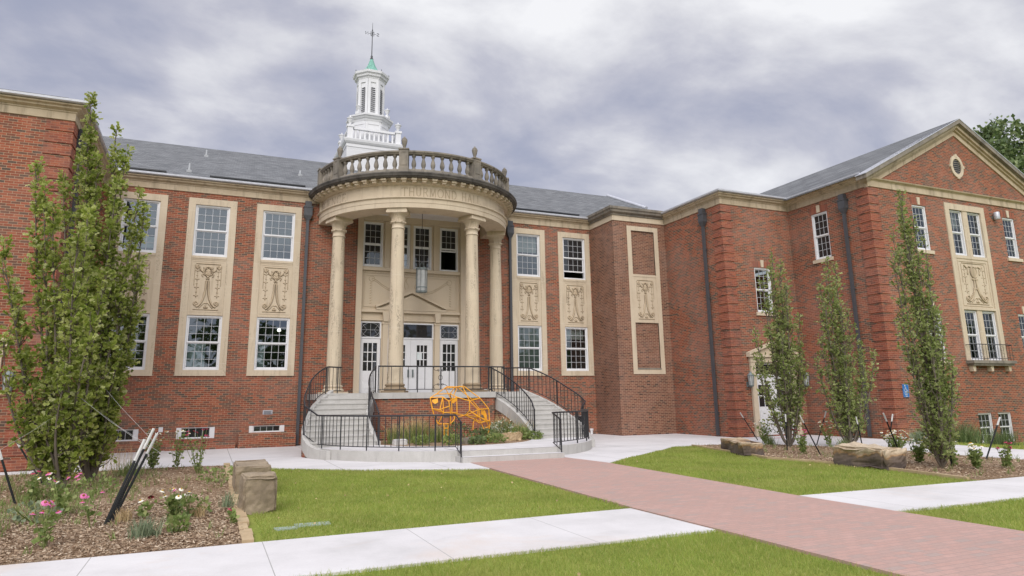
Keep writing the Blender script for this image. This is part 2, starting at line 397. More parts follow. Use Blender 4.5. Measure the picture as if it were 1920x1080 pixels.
def np_mesh(name, V, F, mat, parent=None):
    V = np.asarray(V, np.float32); F = np.asarray(F, np.int32); me = bpy.data.meshes.new(name)
    off = wloc(parent); V = V-np.array(off, np.float32)
    me.vertices.add(len(V)); me.vertices.foreach_set('co', V.ravel())
    k = F.shape[1]; me.loops.add(F.size); me.loops.foreach_set('vertex_index', F.ravel())
    me.polygons.add(len(F)); me.polygons.foreach_set('loop_start', np.arange(0, F.size, k, dtype=np.int32)); me.polygons.foreach_set('loop_total', np.full(len(F), k, np.int32))
    me.update(calc_edges=True); me.validate(); me.materials.append(MAT[mat])
    return link(name, me, parent)
def wall_holes(mb, a0, a1, z0, z1, holes, plane, axis='x', depth=.22, sgn=1):
    """brick face with rectangular openings (a0,a1,z0,z1) and their reveals; axis x: plane y=const facing -y; axis y: plane x=const facing -x*sgn"""
    A = sorted({a0, a1, *[h[0] for h in holes], *[h[1] for h in holes]}); Z = sorted({z0, z1, *[h[2] for h in holes], *[h[3] for h in holes]})
    A = [a for a in A if a0 <= a <= a1]; Z = [z for z in Z if z0 <= z <= z1]
    P = (lambda a, d, z: (a, plane+d, z)) if axis == 'x' else (lambda a, d, z: (plane+sgn*d, a, z))
    fl = (axis == 'x') or sgn < 0
    def q(*p): mb.quad(*(p if fl else p[::-1]))
    for i in range(len(A)-1):
        for j in range(len(Z)-1):
            ca, cz = (A[i]+A[i+1])/2, (Z[j]+Z[j+1])/2
            if any(h[0] < ca < h[1] and h[2] < cz < h[3] for h in holes): continue
            q(P(A[i],0,Z[j]), P(A[i+1],0,Z[j]), P(A[i+1],0,Z[j+1]), P(A[i],0,Z[j+1]))
    for h in holes:
        b0, b1, c0, c1 = h[:4]
        q(P(b0,0,c0),P(b0,0,c1),P(b0,depth,c1),P(b0,depth,c0)); q(P(b1,0,c1),P(b1,0,c0),P(b1,depth,c0),P(b1,depth,c1))
        q(P(b0,0,c1),P(b1,0,c1),P(b1,depth,c1),P(b0,depth,c1)); q(P(b1,0,c0),P(b0,0,c0),P(b0,depth,c0),P(b1,depth,c0))

# ------------------------------------------------------------------ windows: local x = width, -y = outside, z = up
WCACHE = {}
def window(parent, loc, wd, ht, cols, rows, rz=0., open_=0., gl='window_glass', sashes=2, name='window', t=.055, s=.042):
    key = (round(wd, 3), round(ht, 3), cols, rows, open_, gl, sashes, t)
    if key not in WCACHE:
        fr = MB()
        fr.box(0, t, -.02, .12, 0, ht); fr.box(wd-t, wd, -.02, .12, 0, ht); fr.box(t, wd-t, -.02, .12, ht-t, ht); fr.box(t, wd-t, -.035, .12, 0, t)
        parts = []
        hh = (ht-2*t)/sashes
        for si in range(sashes):
            z0 = t+si*hh; y = .055 if si == 0 else .02
            if sashes == 1: y = .03
            if open_ and si == 0: z0 += open_
            sh = MB(); mu = MB(); g = MB(); zt = z0+hh; x0, x1 = t+.002, wd-t-.002
            sh.box(x0, x0+s, y, y+.035, z0, zt); sh.box(x1-s, x1, y, y+.035, z0, zt); sh.box(x0+s, x1-s, y, y+.035, zt-s*.8, zt); sh.box(x0+s, x1-s, y-.004, y+.035, z0, z0+s*1.3)
            gx0, gx1, gz0, gz1 = x0+s, x1-s, z0+s*1.3, zt-s*.8
            for i in range(1, cols): c = gx0+(gx1-gx0)*i/cols; mu.box(c-.008, c+.008, y+.006, y+.03, gz0, gz1)
            for j in range(1, rows):
                c = gz0+(gz1-gz0)*j/rows
                for i in range(cols): mu.box(gx0+(gx1-gx0)*i/cols+.0082, gx0+(gx1-gx0)*(i+1)/cols-.0082, y+.006, y+.03, c-.008, c+.008)
            g.quad((gx0,y+.018,gz0),(gx1,y+.018,gz0),(gx1,y+.018,gz1),(gx0,y+.018,gz1))
            parts.append((sh.data('sash', 'sash_paint'), mu.data('muntins', 'muntin'), g.data('glass', gl)))
        bk = None
        if open_: bk = MB().quad((t,.11,t),(wd-t,.11,t),(wd-t,.11,ht-t),(t,.11,ht-t)).data('dark_opening', 'dark_room')
        WCACHE[key] = (fr.data('window', 'sash_paint'), parts, bk)
    fd, parts, bk = WCACHE[key]
    o = link(name, fd, parent, Vector(loc)-wloc(parent), rz)
    for a, b, c in parts:
        link('sash', a, o); link('muntins', b, o); link('glass', c, o)
    return o

def relief(cx, y, z0, wd, ht, urn=False, mb=None):
    """carved ornament standing on a panel at plane y (facing -y)"""
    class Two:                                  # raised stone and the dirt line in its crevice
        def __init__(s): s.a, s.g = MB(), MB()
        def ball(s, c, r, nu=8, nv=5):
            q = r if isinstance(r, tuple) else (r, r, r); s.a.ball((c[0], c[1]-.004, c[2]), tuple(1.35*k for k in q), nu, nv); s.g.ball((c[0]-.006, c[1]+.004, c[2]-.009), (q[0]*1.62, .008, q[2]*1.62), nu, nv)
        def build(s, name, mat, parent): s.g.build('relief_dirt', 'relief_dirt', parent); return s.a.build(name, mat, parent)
    m = mb or Two(); P = lambda u, v, d=0.: (cx+(u-.5)*wd, y-d, z0+v*ht)
    def tub(pts, r):
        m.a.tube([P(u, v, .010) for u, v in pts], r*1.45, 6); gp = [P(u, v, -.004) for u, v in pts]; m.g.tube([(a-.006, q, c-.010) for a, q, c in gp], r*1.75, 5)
    def spiral(u, v, r, s, turns=1.4): return [(u+s*r*(1-k/14*.75)*math.cos(k/14*turns*2*math.pi-math.pi/2), v+r*wd/ht*(1-k/14*.75)*math.sin(k/14*turns*2*math.pi-math.pi/2)) for k in range(15)]
    T = .018
    # inner border
    for a, b in (((.09,.03),(.91,.03)), ((.09,.97),(.91,.97))): tub([a, b], .010)
    for sx in (-1, 1):
        X = lambda u: .5+sx*(u-.5)
        tub([(X(.94),.52),(X(.94),.95)], .008)
        # long stem curving out to a scroll
        tub([(X(.54),.62),(X(.545),.46),(X(.565),.35),(X(.61),.24),(X(.68),.15),(X(.76),.095),(X(.82),.085)], T*1.25)
        tub([(X(.585),.40),(X(.60),.30),(X(.65),.20),(X(.72),.135)], T*.8)
        tub([(.5+sx*(.83-.5)+q[0]-.83, q[1]) for q in spiral(.83, .155, .085, sx)], T*.9)
        tub([(X(.50),.155),(X(.56),.165),(X(.63),.12),(X(.72),.06)], T*.6)
        # bead chain
        for k in range(8):
            v = .30+.085*k
            if urn and k > 6: continue
            m.ball(P(X(.845), v, .004), .017, 6, 4)
            if k % 2 == 0:
                for dx in (-.055, .055): m.ball(P(X(.845)+dx, v+.012, .004), (.017,.012,.011), 6, 4)
        tub([(X(.845),.26),(X(.845),.90)], .005)
        # upper scroll beside the mask
        if not urn:
            tub([(.5+sx*(.84-.5)+q[0]-.84, q[1]) for q in spiral(.84, .905, .07, sx)], T)
            tub([(X(.77),.87),(X(.72),.82),(X(.66),.80),(X(.62),.84),(X(.64),.90)], T)
            tub([(X(.62),.78),(X(.70),.74),(X(.66),.70)], T*.8)
            for k in range(7): t = math.pi*(.1+k*.13); m.ball(P(.5+sx*.15*math.sin(t), .80+.075*math.cos(t), .004), .024, 6, 4)
        else:
            tub([(X(.60),.88),(X(.68),.90),(X(.76),.86),(X(.84),.93)], T)
            tub([(X(.72),.85),(X(.72),.72)], T*.9); m.ball(P(X(.72), .74, .004), (.03,.014,.05), 6, 4)
            for k in range(9): u = .53+.035*k; m.ball(P(X(u), .42-.33*((u-.5)/.34)**.8, .005), .026, 6, 4)
    if not urn:
        tub([(.5+.12*math.cos(t), .845+.065*math.sin(t)) for t in np.linspace(.2, math.pi-.2, 10)], T*1.6)
        m.ball(P(.5, .79, .002), (.075,.02,.10), 10, 7)
        for u, v, r in ((.45,.815,.022),(.55,.815,.022),(.5,.785,.018),(.5,.745,.028),(.44,.755,.024),(.56,.755,.024),(.5,.70,.03),(.47,.665,.02),(.53,.665,.02)): m.ball(P(u, v, .02), (r,.016,r), 6, 4)
    else:
        ring = [(.5+.115*math.cos(t), .765+.125*math.sin(t)) for t in np.linspace(0, 2*math.pi, 25)]; tub(ring, T*1.1)
        m.ball(P(.5, .765, 0.), (.105*wd/1.,.018,.11*ht), 12, 8)
        for u in (.43,.47,.53,.57): m.ball(P(u, .60, .004), .035, 6, 4)
    for u, v, r in ((.47,.075,.03),(.53,.075,.03),(.5,.105,.024)): m.ball(P(u, v, .004), r, 6, 4)
    return m
# ------------------------------------------------------------------ layout (metres; camera eye at 0,0,1.6)
XC, YF = 7.25, 26.6                       # portico axis, main wall face
LWX, LWY = -3.9, 20.7                     # left wing corner
TX, TY = 15.63, 24.6                      # stair tower
WX, WY = 18.36, 20.85                     # right connecting wing
GX, GY, GX2 = 21.96, 16.96, 32.84         # gabled wing
GM = (GX+GX2)/2
PC = (XC, 26.5)                           # portico centre

# ------------------------------------------------------------------ ground
def sheet(name, poly, z, mat):
    o = MB().prism(poly, -.06 if z > -.01 else z-.05, z).build(name, mat); tag(o, kind='structure'); return o
def sm(t): t = min(1., max(0., t)); return t*t*(3-2*t)
def gz(x, y): return -.34*sm((x-21.9)/2.2)*sm((y-11.)/4.)*(1 if y < 17.2 else 0)
gx_ = [-350,20,21.9]+[21.9+.4*k for k in range(1,7)]+[30,45,350]; gy_ = [-350,0,11]+[11+.5*k for k in range(1,9)]+[17.1,17.3,30,350]
V_ = [(x, y, -.02+gz(x, y)) for y in gy_ for x in gx_]; nx_ = len(gx_)
tag(MB().add(V_, [(j*nx_+i, j*nx_+i+1, (j+1)*nx_+i+1, (j+1)*nx_+i) for j in range(len(gy_)-1) for i in range(nx_-1)]).build('ground', 'turf'), kind='structure')
PLAZA = [(-16,19.2),(-4.4,19.95),(-2.2,19.75),(-.6,19.85),(.55,19.6),(1.4,18.2),(3.4,16.5),(5.6,15.35),(9.1,14.95),(10.3,15.95),(12.4,17.5),(13.7,18.5),(14.6,18.6),(16.1,18.2),(17.2,16.9),(17.9,13.8),(17.65,11.9),(17.7,9.2),(20.6,9.0),(20.6,13.0),(21.6,16.5),(21.96,26.7),(-16,26.7)]
sheet('plaza', PLAZA, .006, 'plaza')
BEDL = [(-16,8.86),(.58,8.86),(.58,19.55),(-.6,19.85),(-2.2,19.75),(-4.4,19.95),(-16,19.2)]
sheet('mulch_bed', BEDL, .0, 'mulch')
BEDR = [(12.9,8.6),(17.7,8.5),(17.65,11.9),(17.9,13.8),(17.2,16.9),(16.1,18.2),(14.6,18.6),(14.3,18.4),(13.55,15.5),(13.05,13.8),(13.3,12.2),(13.25,10.4)]
sheet('mulch_bed', BEDR, .0, 'mulch')
sheet('sidewalk', [(-30,7.0),(5.7,7.0),(5.7,8.84),(-30,8.84)], .010, 'sidewalk')
sheet('sidewalk', [(8.7,6.9),(40,6.4),(40,8.1),(13,8.45),(8.7,8.62)], .010, 'sidewalk')
sheet('brick_walk', [(5.7,-4),(8.7,-4),(8.7,8.62),(9.05,15.0),(8.85,17.0),(5.95,17.3),(6.15,16.8),(5.75,9.0)], .014, 'paver')

# ------------------------------------------------------------------ the hall
hall = thing('college_hall', (XC, YF, 0), 'long red brick college hall with round stone portico and white cupola', 'building')
FR = [(-3.49,1.64),(-1.165,1.64),(1.165,1.64),(11.66,1.62),(13.95,1.62)]
mb = MB()
holes = [(x+.2, x+w_-.2, 2.6, 8.8) for x, w_ in FR]+[(4.98,9.57,1.82,8.95)]
BW = [(-3.30,-2.10,.36,.74),(-.96,.25,.37,.75),(1.37,2.57,.51,.75),(13.9,15.1,.36,.80)]
wall_holes(mb, LWX, TX, -.1, 9.2, holes+BW, YF)
mb.build('wall', 'brick', hall)
mb = MB(); wall_holes(mb, LWX-9, LWX, -.1, 9.2, [(-7.0,-4.95,.05,2.8)], LWY)
wall_holes(mb, LWY, YF, -.1, 9.2, [], LWX, 'y', .22, -1)
mb.build('wall', 'brick', hall)
mb = MB(); tw = (16.33, 17.95)
wall_holes(mb, TX, WX, -.1, 9.2, [(tw[0]+.21,tw[1]-.21,2.70,4.68),(tw[0]+.21,tw[1]-.21,6.80,8.76)], TY, 'x', .05)
for a, b in ((2.70,4.68),(6.80,8.76)): mb.quad((tw[0]+.2,TY+.05,a),(tw[1]-.2,TY+.05,a),(tw[1]-.2,TY+.05,b),(tw[0]+.2,TY+.05,b))
wall_holes(mb, TY, YF, -.1, 9.2, [], TX, 'y')
mb.build('wall', 'brown_brick', hall)
mb = MB(); wall_holes(mb, WY, TY, -.1, 9.2, [], WX, 'y')
wall_holes(mb, WX, GX, -.1, 9.2, [(19.40,21.26,.05,2.80),(19.85,20.70,4.80,6.63)], WY)
wall_holes(mb, GY, WY, -.1, 9.2, [(18.87,19.66,6.82,8.70)], GX, 'y')
mb.build('wall', 'brick', hall)
mb = MB()
gh = [(26.42,28.36,2.74,4.67),(26.42,28.36,6.85,8.70),(29.80,30.58,6.95,8.68),(29.80,30.58,2.75,4.63),(24.30,25.08,6.90,8.68),(24.30,25.08,2.75,4.63),(26.38,27.18,-.30,.78),(27.56,28.34,-.30,.78)]
wall_holes(mb, GX, GX2, -.6, 9.2, gh, GY)
mb.prism_xz([(GX+.1,9.19),(GX2-.1,9.19),(GM,11.95)], GY, GY+.3)
mb.quad((GX2,GY,-.1),(GX2,40,-.1),(GX2,40,9.3),(GX2,GY,9.3))
mb.build('wall', 'brick', hall)

# quoins: raised brick blocks, five courses each
for (x, y, dx) in ((WX, WY, 1), (GX, GY, 1), (LWX, LWY, -1)):
    mb = MB(); p = .028
    for k in range(27):
        z0 = .03+k*.3385; z1 = z0+.271
        if dx > 0: mb.prism([(x-p,y-p),(x+.5,y-p),(x+.5,y+.02),(x+.02,y+.02),(x+.02,y+.5),(x-p,y+.5)], z0, z1)
        else: mb.prism([(x-.62,y-p),(x+p,y-p),(x+p,y+.5),(x-.02,y+.5),(x-.02,y+.02),(x-.62,y+.02)], z0, z1)
    mb.build('quoin', 'quoin_brick', hall)

# cornices
PR = [(0,9.15),(.035,9.15),(.035,9.36),(.06,9.37),(.06,9.40),(.16,9.45),(.17,9.49),(.24,9.52),(.25,9.56),(0,9.57)]
GUT = [(.2,9.572),(.30,9.575),(.335,9.60),(.34,9.66),(.32,9.665),(.31,9.62),(.1,9.62)]
pathL = [(LWX-9,LWY),(LWX,LWY),(LWX,YF),(TX,YF)]
pathR = [(WX,TY),(WX,WY),(GX,WY),(GX,GY)]
for pth in (pathL, pathR): MB().sweep(PR, pth).build('cornice', 'cornice_stone', hall)
for pth in ([(LWX-9,LWY),(LWX,LWY),(LWX,YF),(3.1,YF)], [(11.3,YF),(TX,YF)], pathR): MB().sweep(GUT, pth).build('gutter', 'gutter_metal', hall)
MB().sweep([(0,9.15),(.035,9.15),(.035,9.38),(0,9.38)], [(TX,YF-.05),(TX,TY),(WX-.05,TY)]).build('frieze', 'limestone', hall)
MB().sweep([(0,9.382),(.08,9.382),(.08,9.44),(.2,9.50),(.22,9.58),(.27,9.62),(.28,9.72),(0,9.73)], [(TX,YF+.3),(TX,TY),(WX-.04,TY)]).build('cornice', 'weathered_stone', hall)
MB().quad((TX,TY,9.70),(WX,TY,9.70),(WX,YF+1,9.70),(TX,YF+1,9.70)).build('tower_roof', 'shingle', hall)
MB().sweep([(0,9.15),(.04,9.15),(.04,9.37),(.07,9.40),(.13,9.43),(.15,9.47),(0,9.50)], [(GX,GY),(GX2,GY)]).build('cornice', 'cornice_stone', hall)
# raking cornices of the pediment
mb = MB(); hw = GM-GX
def rake(m, zl, zh, out, ext):
    sl = 2.76/5.34
    for s in (-1, 1):
        x0 = GM+s*(hw+ext); P = [(x0, zl-sl*(hw+ext)), (GM, zl), (GM, zh), (x0, zh-sl*(hw+ext))]
        if s > 0: P = P[::-1]
        m.prism_xz(P, GY-out, GY+.1)
rake(mb, 11.93, 12.14, .05, .02); rake(mb, 12.141, 12.22, .13, .12); rake(mb, 12.221, 12.36, .22, .25)
mb.build('raking_cornice', 'cornice_stone', hall)
mb = MB(); rake(mb, 12.361, 12.53, .36, .42); mb.build('rake_moulding', 'weathered_stone', hall)
mb = MB(); rake(mb, 12.531, 12.56, .38, .46); mb.build('drip_edge', 'gutter_metal', hall)
# oval window of the pediment
cx, cz = 27.33, 10.58; mb = MB()
for r0, r1, y0, y1 in ((.30,.44,GY-.05,GY+.02),):
    n = 28; P = []
    for k in range(n):
        t = 2*math.pi*k/n
        for r, y in ((r0, y0), (r1, y0), (r1, y1), (r0, y1)): P.append((cx+r*.88*math.cos(t), y, cz+r*1.1*math.sin(t)))
    mb.add(P, [(k*4+j, k*4+(j+1)%4, ((k+1)%n)*4+(j+1)%4, ((k+1)%n)*4+j) for k in range(n) for j in range(4)])
for t in (0, 90, 180, 270):
    a, b = cx+.42*.9*math.cos(R_(t)), cz+.42*1.1*math.sin(R_(t)); mb.box(a-.06, a+.06, GY-.062, GY, b-.06, b+.06)
ov = mb.build('oval_window', 'limestone', hall)
mb = MB(); mb.add([(cx+.31*.88*math.cos(t), GY-.006, cz+.31*1.1*math.sin(t)) for t in np.linspace(0, 2*math.pi, 25)[:-1]], [tuple(range(24))]); mb.build('glass', 'dark_glass', ov)
mb = MB()
for k in range(7): z = cz-.27+.09*k; hwid = .88*math.sqrt(max(.01,.30**2-((z-cz)/1.1)**2)); mb.box(cx-hwid, cx+hwid, GY-.02, GY-.008, z-.014, z+.014)
mb.build('louver', 'weathered_stone', ov)

# roofs
SL = .464; zr = lambda y: 9.62+SL*(y-26.3)
YR = 36.5
mb = MB()
mb.quad((-16,26.27,zr(26.27)),(22.9,26.27,zr(26.27)),(22.9,YR,zr(YR)),(-16,YR,zr(YR)))
mb.quad((-16,YR,zr(YR)),(22.9,YR,zr(YR)),(22.9,47,9.6),(-16,47,9.6))
mb.quad((22.9,26.27,zr(26.27)),(32,26.27,zr(26.27)),(32,32.2,zr(32.2)),(22.9,32.2,zr(32.2)))
mb.quad((22.9,32.2,zr(32.2)),(32,32.2,zr(32.2)),(32,40,9.6),(22.9,40,9.6))
mb.quad((22.9,32.2,zr(32.2)),(22.9,40,9.6),(22.9,47,9.6),(22.9,YR,zr(YR)))
mb.build('roof', 'shingle', hall)
mb = MB(); mb.tube([(22.9,32.3,zr(32.3)+.05),(22.9,YR,zr(YR)+.05)], .11, 6); mb.build('roof_edge_trim', 'gutter_metal', hall)
mb = MB(); a = GX-.35; zg = lambda x: 12.56-(GM-x)*2.76/5.34
mb.quad((a-.1,GY-.36,zg(a-.1)),(GM,GY-.36,12.56),(GM,40,12.56),(a-.1,40,zg(a-.1)))
mb.quad((GM,GY-.36,12.56),(GX2+.4,GY-.36,zg(a)),(GX2+.4,40,zg(a)),(GM,40,12.56)); mb.build('roof', 'shingle', hall)
mb = MB(); mb.quad((WX,WY-.1,9.6),(GX+.1,WY-.1,9.6),(GX+.1,30,9.6),(WX,30,9.6)); mb.quad((LWX-9,LWY-.1,9.63),(LWX+.1,LWY-.1,9.63),(LWX+.1,30,9.63),(LWX-9,30,9.63)); mb.build('wing_roof', 'shingle', hall)
mb = MB(); mb.box(LWX-9,LWX-.15,LWY-.22,LWY+2,9.665,9.72); mb.build('roof_edge_trim', 'downspout_metal', hall)
for x, y, h in ((-1.3,27.6,.42),(-.9,33,.4),(3.0,30,.3)):
    mb = MB(); z = zr(y); mb.box(x-.09,x+.09,y-.09,y+.09,z-.1,z+.05); mb.lathe([(.06,z+.04),(.04,z+.1),(.03,z+h*.8),(.01,z+h*.8)], (x,y,0), 10); mb.build('roof_vent', 'vent_metal', hall)
for x0, x1 in ((-3.4,-2.0),(-.55,2.9),(11.9,15.2)): MB().box(x0,x1,26.72,26.80,zr(26.75)+.02,zr(26.75)+.07).build('snow_guard', 'black_paint', hall)

# stone window bays of the main front
def surround(x0, wd, y, opens=(0., 0.), urn=False, tower=False, gls=('window_glass','window_glass')):
    x1 = x0+wd; j = .235; m = MB(); p = .03
    m.box(x0,x0+j,y-p,y+.12,2.5,8.94); m.box(x1-j,x1,y-p,y+.12,2.5,8.94); m.box(x0+j,x1-j,y-p,y+.12,8.70,8.94); m.box(x0+j,x1-j,y-p,y+.12,2.5,2.705)
    m.box(x0-.012,x1+.012,y-p-.02,y-p+.001,2.5,2.53)
    s = m.build('window_surround', 'jamb_stone', hall)
    m = MB(); m.box(x0+j+.002,x1-j-.002,y-.004,y+.12,4.63,6.79)
    for k in range(24): a = x0+j+.02+k*(wd-2*j-.04)/24; m.box(a,a+.027,y-.02,y-.004,6.645,6.69)
    m.box(x0+j+.01,x1-j-.01,y-.026,y-.004,6.70,6.785); m.box(x0+j+.01,x1-j-.01,y-.018,y-.004,4.64,4.70)
    for a, b, c, d in ((x0+j+.05,x0+j+.075,4.75,6.6),(x1-j-.075,x1-j-.05,4.75,6.6),(x0+j+.075,x1-j-.075,6.575,6.6),(x0+j+.075,x1-j-.075,4.75,4.775)): m.box(a,b,y-.014,y-.004,c,d)
    pn = m.build('spandrel_panel', 'limestone', s)
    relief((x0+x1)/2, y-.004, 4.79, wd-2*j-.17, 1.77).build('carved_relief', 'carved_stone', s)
    if not tower:
        window(hall, (x0+j,y+.045,2.705), wd-2*j, 1.92, 4, 3, 0, opens[0], gls[0]); window(hall, (x0+j,y+.045,6.792), wd-2*j, 1.905, 4, 3, 0, opens[1], gls[1])
    return s
for i, (x, w_) in enumerate(FR):
    surround(x, w_, YF, (0., .28 if i == 4 else 0.), gls=(('window_glass','window_glass'),('window_glass','window_glass'),('window_glass','window_glass'),('green_glass','window_glass'),('window_glass','dark_glass'))[i])
# blind bay of the stair tower
m = MB(); x0, x1 = tw; y = TY; p = .02; j = .21
for a, b, c, d in ((x0,x0+j,2.5,8.96),(x1-j,x1,2.5,8.96),(x0+j,x1-j,8.76,8.96),(x0+j,x1-j,2.5,2.70)): m.box(a,b,y-p,y+.04,c,d)
s = m.build('window_surround', 'limestone', hall)
m = MB(); m.box(x0+j+.002,x1-j-.002,y-.004,y+.04,4.68,6.80); m.box(x0+j,x1-j,y-.02,y-.004,6.70,6.79); m.box(x0+j,x1-j,y-.02,y-.004,4.69,4.74); m.build('spandrel_panel', 'limestone', s)
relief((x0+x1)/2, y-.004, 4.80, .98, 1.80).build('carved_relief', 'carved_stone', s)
m = MB(); m.box(x0+j,x1-j,y-.045,y+.045,2.702,2.76); m.build('sill', 'weathered_stone', s)

def plain_window(a0, z0, wd, ht, plane, cols=3, axis='x', key=True, sill=True, rows=3, gl='window_glass', sash=2):
    if axis == 'x': window(hall, (a0,plane+.05,z0), wd, ht, cols, rows, 0, 0., gl, sash, 'window', .055 if ht > 1.2 else .04, .042 if ht > 1.2 else .028)
    else: window(hall, (plane+.05,a0+wd,z0), wd, ht, cols, rows, -math.pi/2, 0., gl, sash)
    def bx(m, a, b, d0, d1, z0, z1): m.box(a,b,plane+d0,plane+d1,z0,z1) if axis == 'x' else m.box(plane+d0,plane+d1,a,b,z0,z1)
    if sill: m = MB(); bx(m, a0-.09,a0+wd+.09,-.06,.05,z0-.13,z0); m.build('sill', 'limestone', hall)
    if key:
        c = a0+wd/2; m = MB()
        if axis == 'x': m.prism_xz([(c-.06,z0+ht+.02),(c+.06,z0+ht+.02),(c+.085,z0+ht+.32),(c-.085,z0+ht+.32)], plane-.03, plane+.02)
        else: m.box(plane-.03,plane+.02,c-.075,c+.075,z0+ht+.02,z0+ht+.32)
        m.build('keystone', 'limestone', hall)
        for p0, p1 in ((a0-.06,c-.1),(c+.1,a0+wd+.06)):
            m = MB(); bx(m, p0, p1, -.008, .01, z0+ht+.005, z0+ht+.27); m.build('brick_lintel', 'soldier_brick', hall)
plain_window(19.85, 4.80, .85, 1.83, WY)
plain_window(18.87, 6.82, .79, 1.88, GX, axis='y', gl='dark_glass')
plain_window(29.80, 6.95, .78, 1.73, GY); plain_window(29.80, 2.75, .78, 1.88, GY)
plain_window(24.30, 6.90, .78, 1.78, GY); plain_window(24.30, 2.75, .78, 1.88, GY)
plain_window(26.38, -.30, .80, 1.08, GY, key=False, sill=False, rows=2, gl='dark_glass'); plain_window(27.56, -.30, .78, 1.08, GY, key=False, sill=False, rows=2, gl='dark_glass')
# basement windows with white side panels
for a, b, c, d in BW:
    MB().box(a,a+.13,YF+.01,YF+.06,c,d).build('window_panel', 'sash_paint', hall); MB().box(b-.13,b,YF+.01,YF+.06,c,d).build('window_panel', 'sash_paint', hall)
    window(hall, (a+.13,YF+.04,c), b-a-.26, d-c, 4, 1, 0, 0., 'dark_glass', 1, 'window', .022, .016)
m = MB(); m.prism([(1.03,YF-.34),(2.95,YF-.34),(2.95,YF),(1.03,YF)], -.05, .475); m.prism([(-1.25,YF-.2),(.95,YF-.2),(.95,YF),(-1.25,YF)], -.05, .235); m.prism([(-3.6,YF-.2),(-1.9,YF-.2),(-1.9,YF),(-3.6,YF)], -.05, .24); m.build('window_well', 'brick', hall)
m = MB(); m.box(1.80,2.13,YF-.02,YF,1.13,1.28); v = m.build('wall_vent', 'gutter_metal', hall)
m = MB()
for k in range(4): m.box(1.83,2.10,YF-.028,YF-.0202,1.15+.03*k,1.165+.03*k)
m.build('vent_slat', 'downspout_metal', v)
MB().box(-1.50,-1.37,YF-.07,YF,.62,.78).build('junction_box', 'paint_white', hall)

# double window bay of the gabled wing, with its balcony sill
m = MB(); y = GY; p = .04; X0, X1 = 26.17, 28.60
for a, b, c, d in ((X0,X0+.25,2.74,8.95),(X1-.25,X1,2.74,8.95),(X0+.25,X1-.25,8.70,8.95)): m.box(a,b,y-p,y+.14,c,d)
for c, d in ((2.74,4.67),(6.85,8.70)): m.box(27.24,27.54,y-.01,y+.14,c,d)
s = m.build('window_surround', 'jamb_stone', hall)
m = MB(); m.box(X0+.252,X1-.252,y-.004,y+.14,4.67,6.85); m.box(X0+.25,X1-.25,y-.05,y-.004,4.69,4.78); m.box(X0+.25,X1-.25,y-.03,y-.004,6.72,6.84)
for a, b, c, d in ((X0+.33,X0+.37,4.84,6.64),(X1-.37,X1-.33,4.84,6.64),(X0+.37,X1-.37,6.6,6.64),(X0+.37,X1-.37,4.84,4.88)): m.box(a,b,y-.025,y-.004,c,d)
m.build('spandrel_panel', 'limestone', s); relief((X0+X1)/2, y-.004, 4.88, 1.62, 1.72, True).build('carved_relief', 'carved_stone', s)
for x in (26.42, 27.54):
    for z, h in ((2.74,1.93),(6.85,1.85)): window(hall, (x,y+.06,z), .82, h, 3, 3, 0, 0., 'window_glass')
m = MB(); m.box(X0-.02,X1+.12,y-.30,y,2.62,2.735); m.box(X0+.05,X1+.06,y-.24,y,2.54,2.62); bs = m.build('balcony_sill', 'weathered_stone', hall)
for x in (26.35, 27.4, 28.48): m = MB(); m.prism_xz([(x-.09,2.54),(x+.09,2.54),(x+.06,2.33),(x-.06,2.33)], y-.16, y); m.build('bracket', 'limestone', bs)
m = MB(); yy = y-.22
m.box(X0+.02,X1+.08,yy-.012,yy+.012,3.33,3.36); m.box(X0+.02,X1+.08,yy-.012,yy+.012,2.80,2.82)
for x in np.linspace(X0+.03, X1+.07, 15): m.box(x-.0045,x+.0045,yy-.0045,yy+.0045,2.735,3.335)
for x in (X0+.03, X1+.07): m.box(x-.012,x+.012,yy,y,3.31,3.335)
for x in (26.75, 27.4, 28.05):
    for zc in (2.95,3.19): m.tube([(x+.09*math.cos(t),yy,zc+.09*math.sin(t)) for t in np.linspace(0,2*math.pi,13)], .005, 4)
bal = m.build('balcony_rail', 'iron', hall)

# entrance surrounds of the two wings (door, transom, pilasters, pediment)
def wing_door(x0, x1, y):
    m = MB(); pw = .23; xi, xj = x0+pw, x1-pw
    m.box(x0,xi,y-.09,y+.05,.03,2.82); m.box(xj,x1,y-.09,y+.05,.03,2.82); m.box(x0-.03,xi+.03,y-.12,y,.02,.2); m.box(xj-.03,x1+.03,y-.12,y,.02,.2)
    m.box(x0-.02,x1+.02,y-.11,y+.05,2.82,3.02); m.box(x0-.12,x1+.12,y-.2,y+.02,3.022,3.10)
    c = (x0+x1)/2; hw_ = (x1-x0)/2+.12
    m.prism_xz([(x0,3.102),(x1,3.102),(c,3.50)], y-.06, y+.02)
    for s_ in (-1, 1):
        P = [(c+s_*hw_,3.10),(c,3.53),(c,3.64),(c+s_*hw_,3.19)]
        m.prism_xz(P if s_ < 0 else P[::-1], y-.2, y+.02)
    e = m.build('door_surround', 'limestone', hall)
    m = MB(); m.box(xi,xj,y+.02,y+.1,2.30,2.36); m.box(xi,xj,y+.02,y+.1,2.74,2.82); m.box(xi,xi+.07,y+.02,y+.1,2.36,2.74); m.box(xj-.07,xj,y+.02,y+.1,2.36,2.74); m.build('transom_frame', 'sash_paint', hall)
    m = MB(); m.quad((xi+.07,y+.07,2.36),(xj-.07,y+.07,2.36),(xj-.07,y+.07,2.74),(xi+.07,y+.07,2.74)); m.build('transom_glass', 'dark_glass', hall)
    cm = (xi+xj)/2
    for a, b in ((xi,cm-.004),(cm+.004,xj)): door(a, b, .05, 2.30, y+.05, (a+.17,b-.17,1.12,1.95), 2, 2)
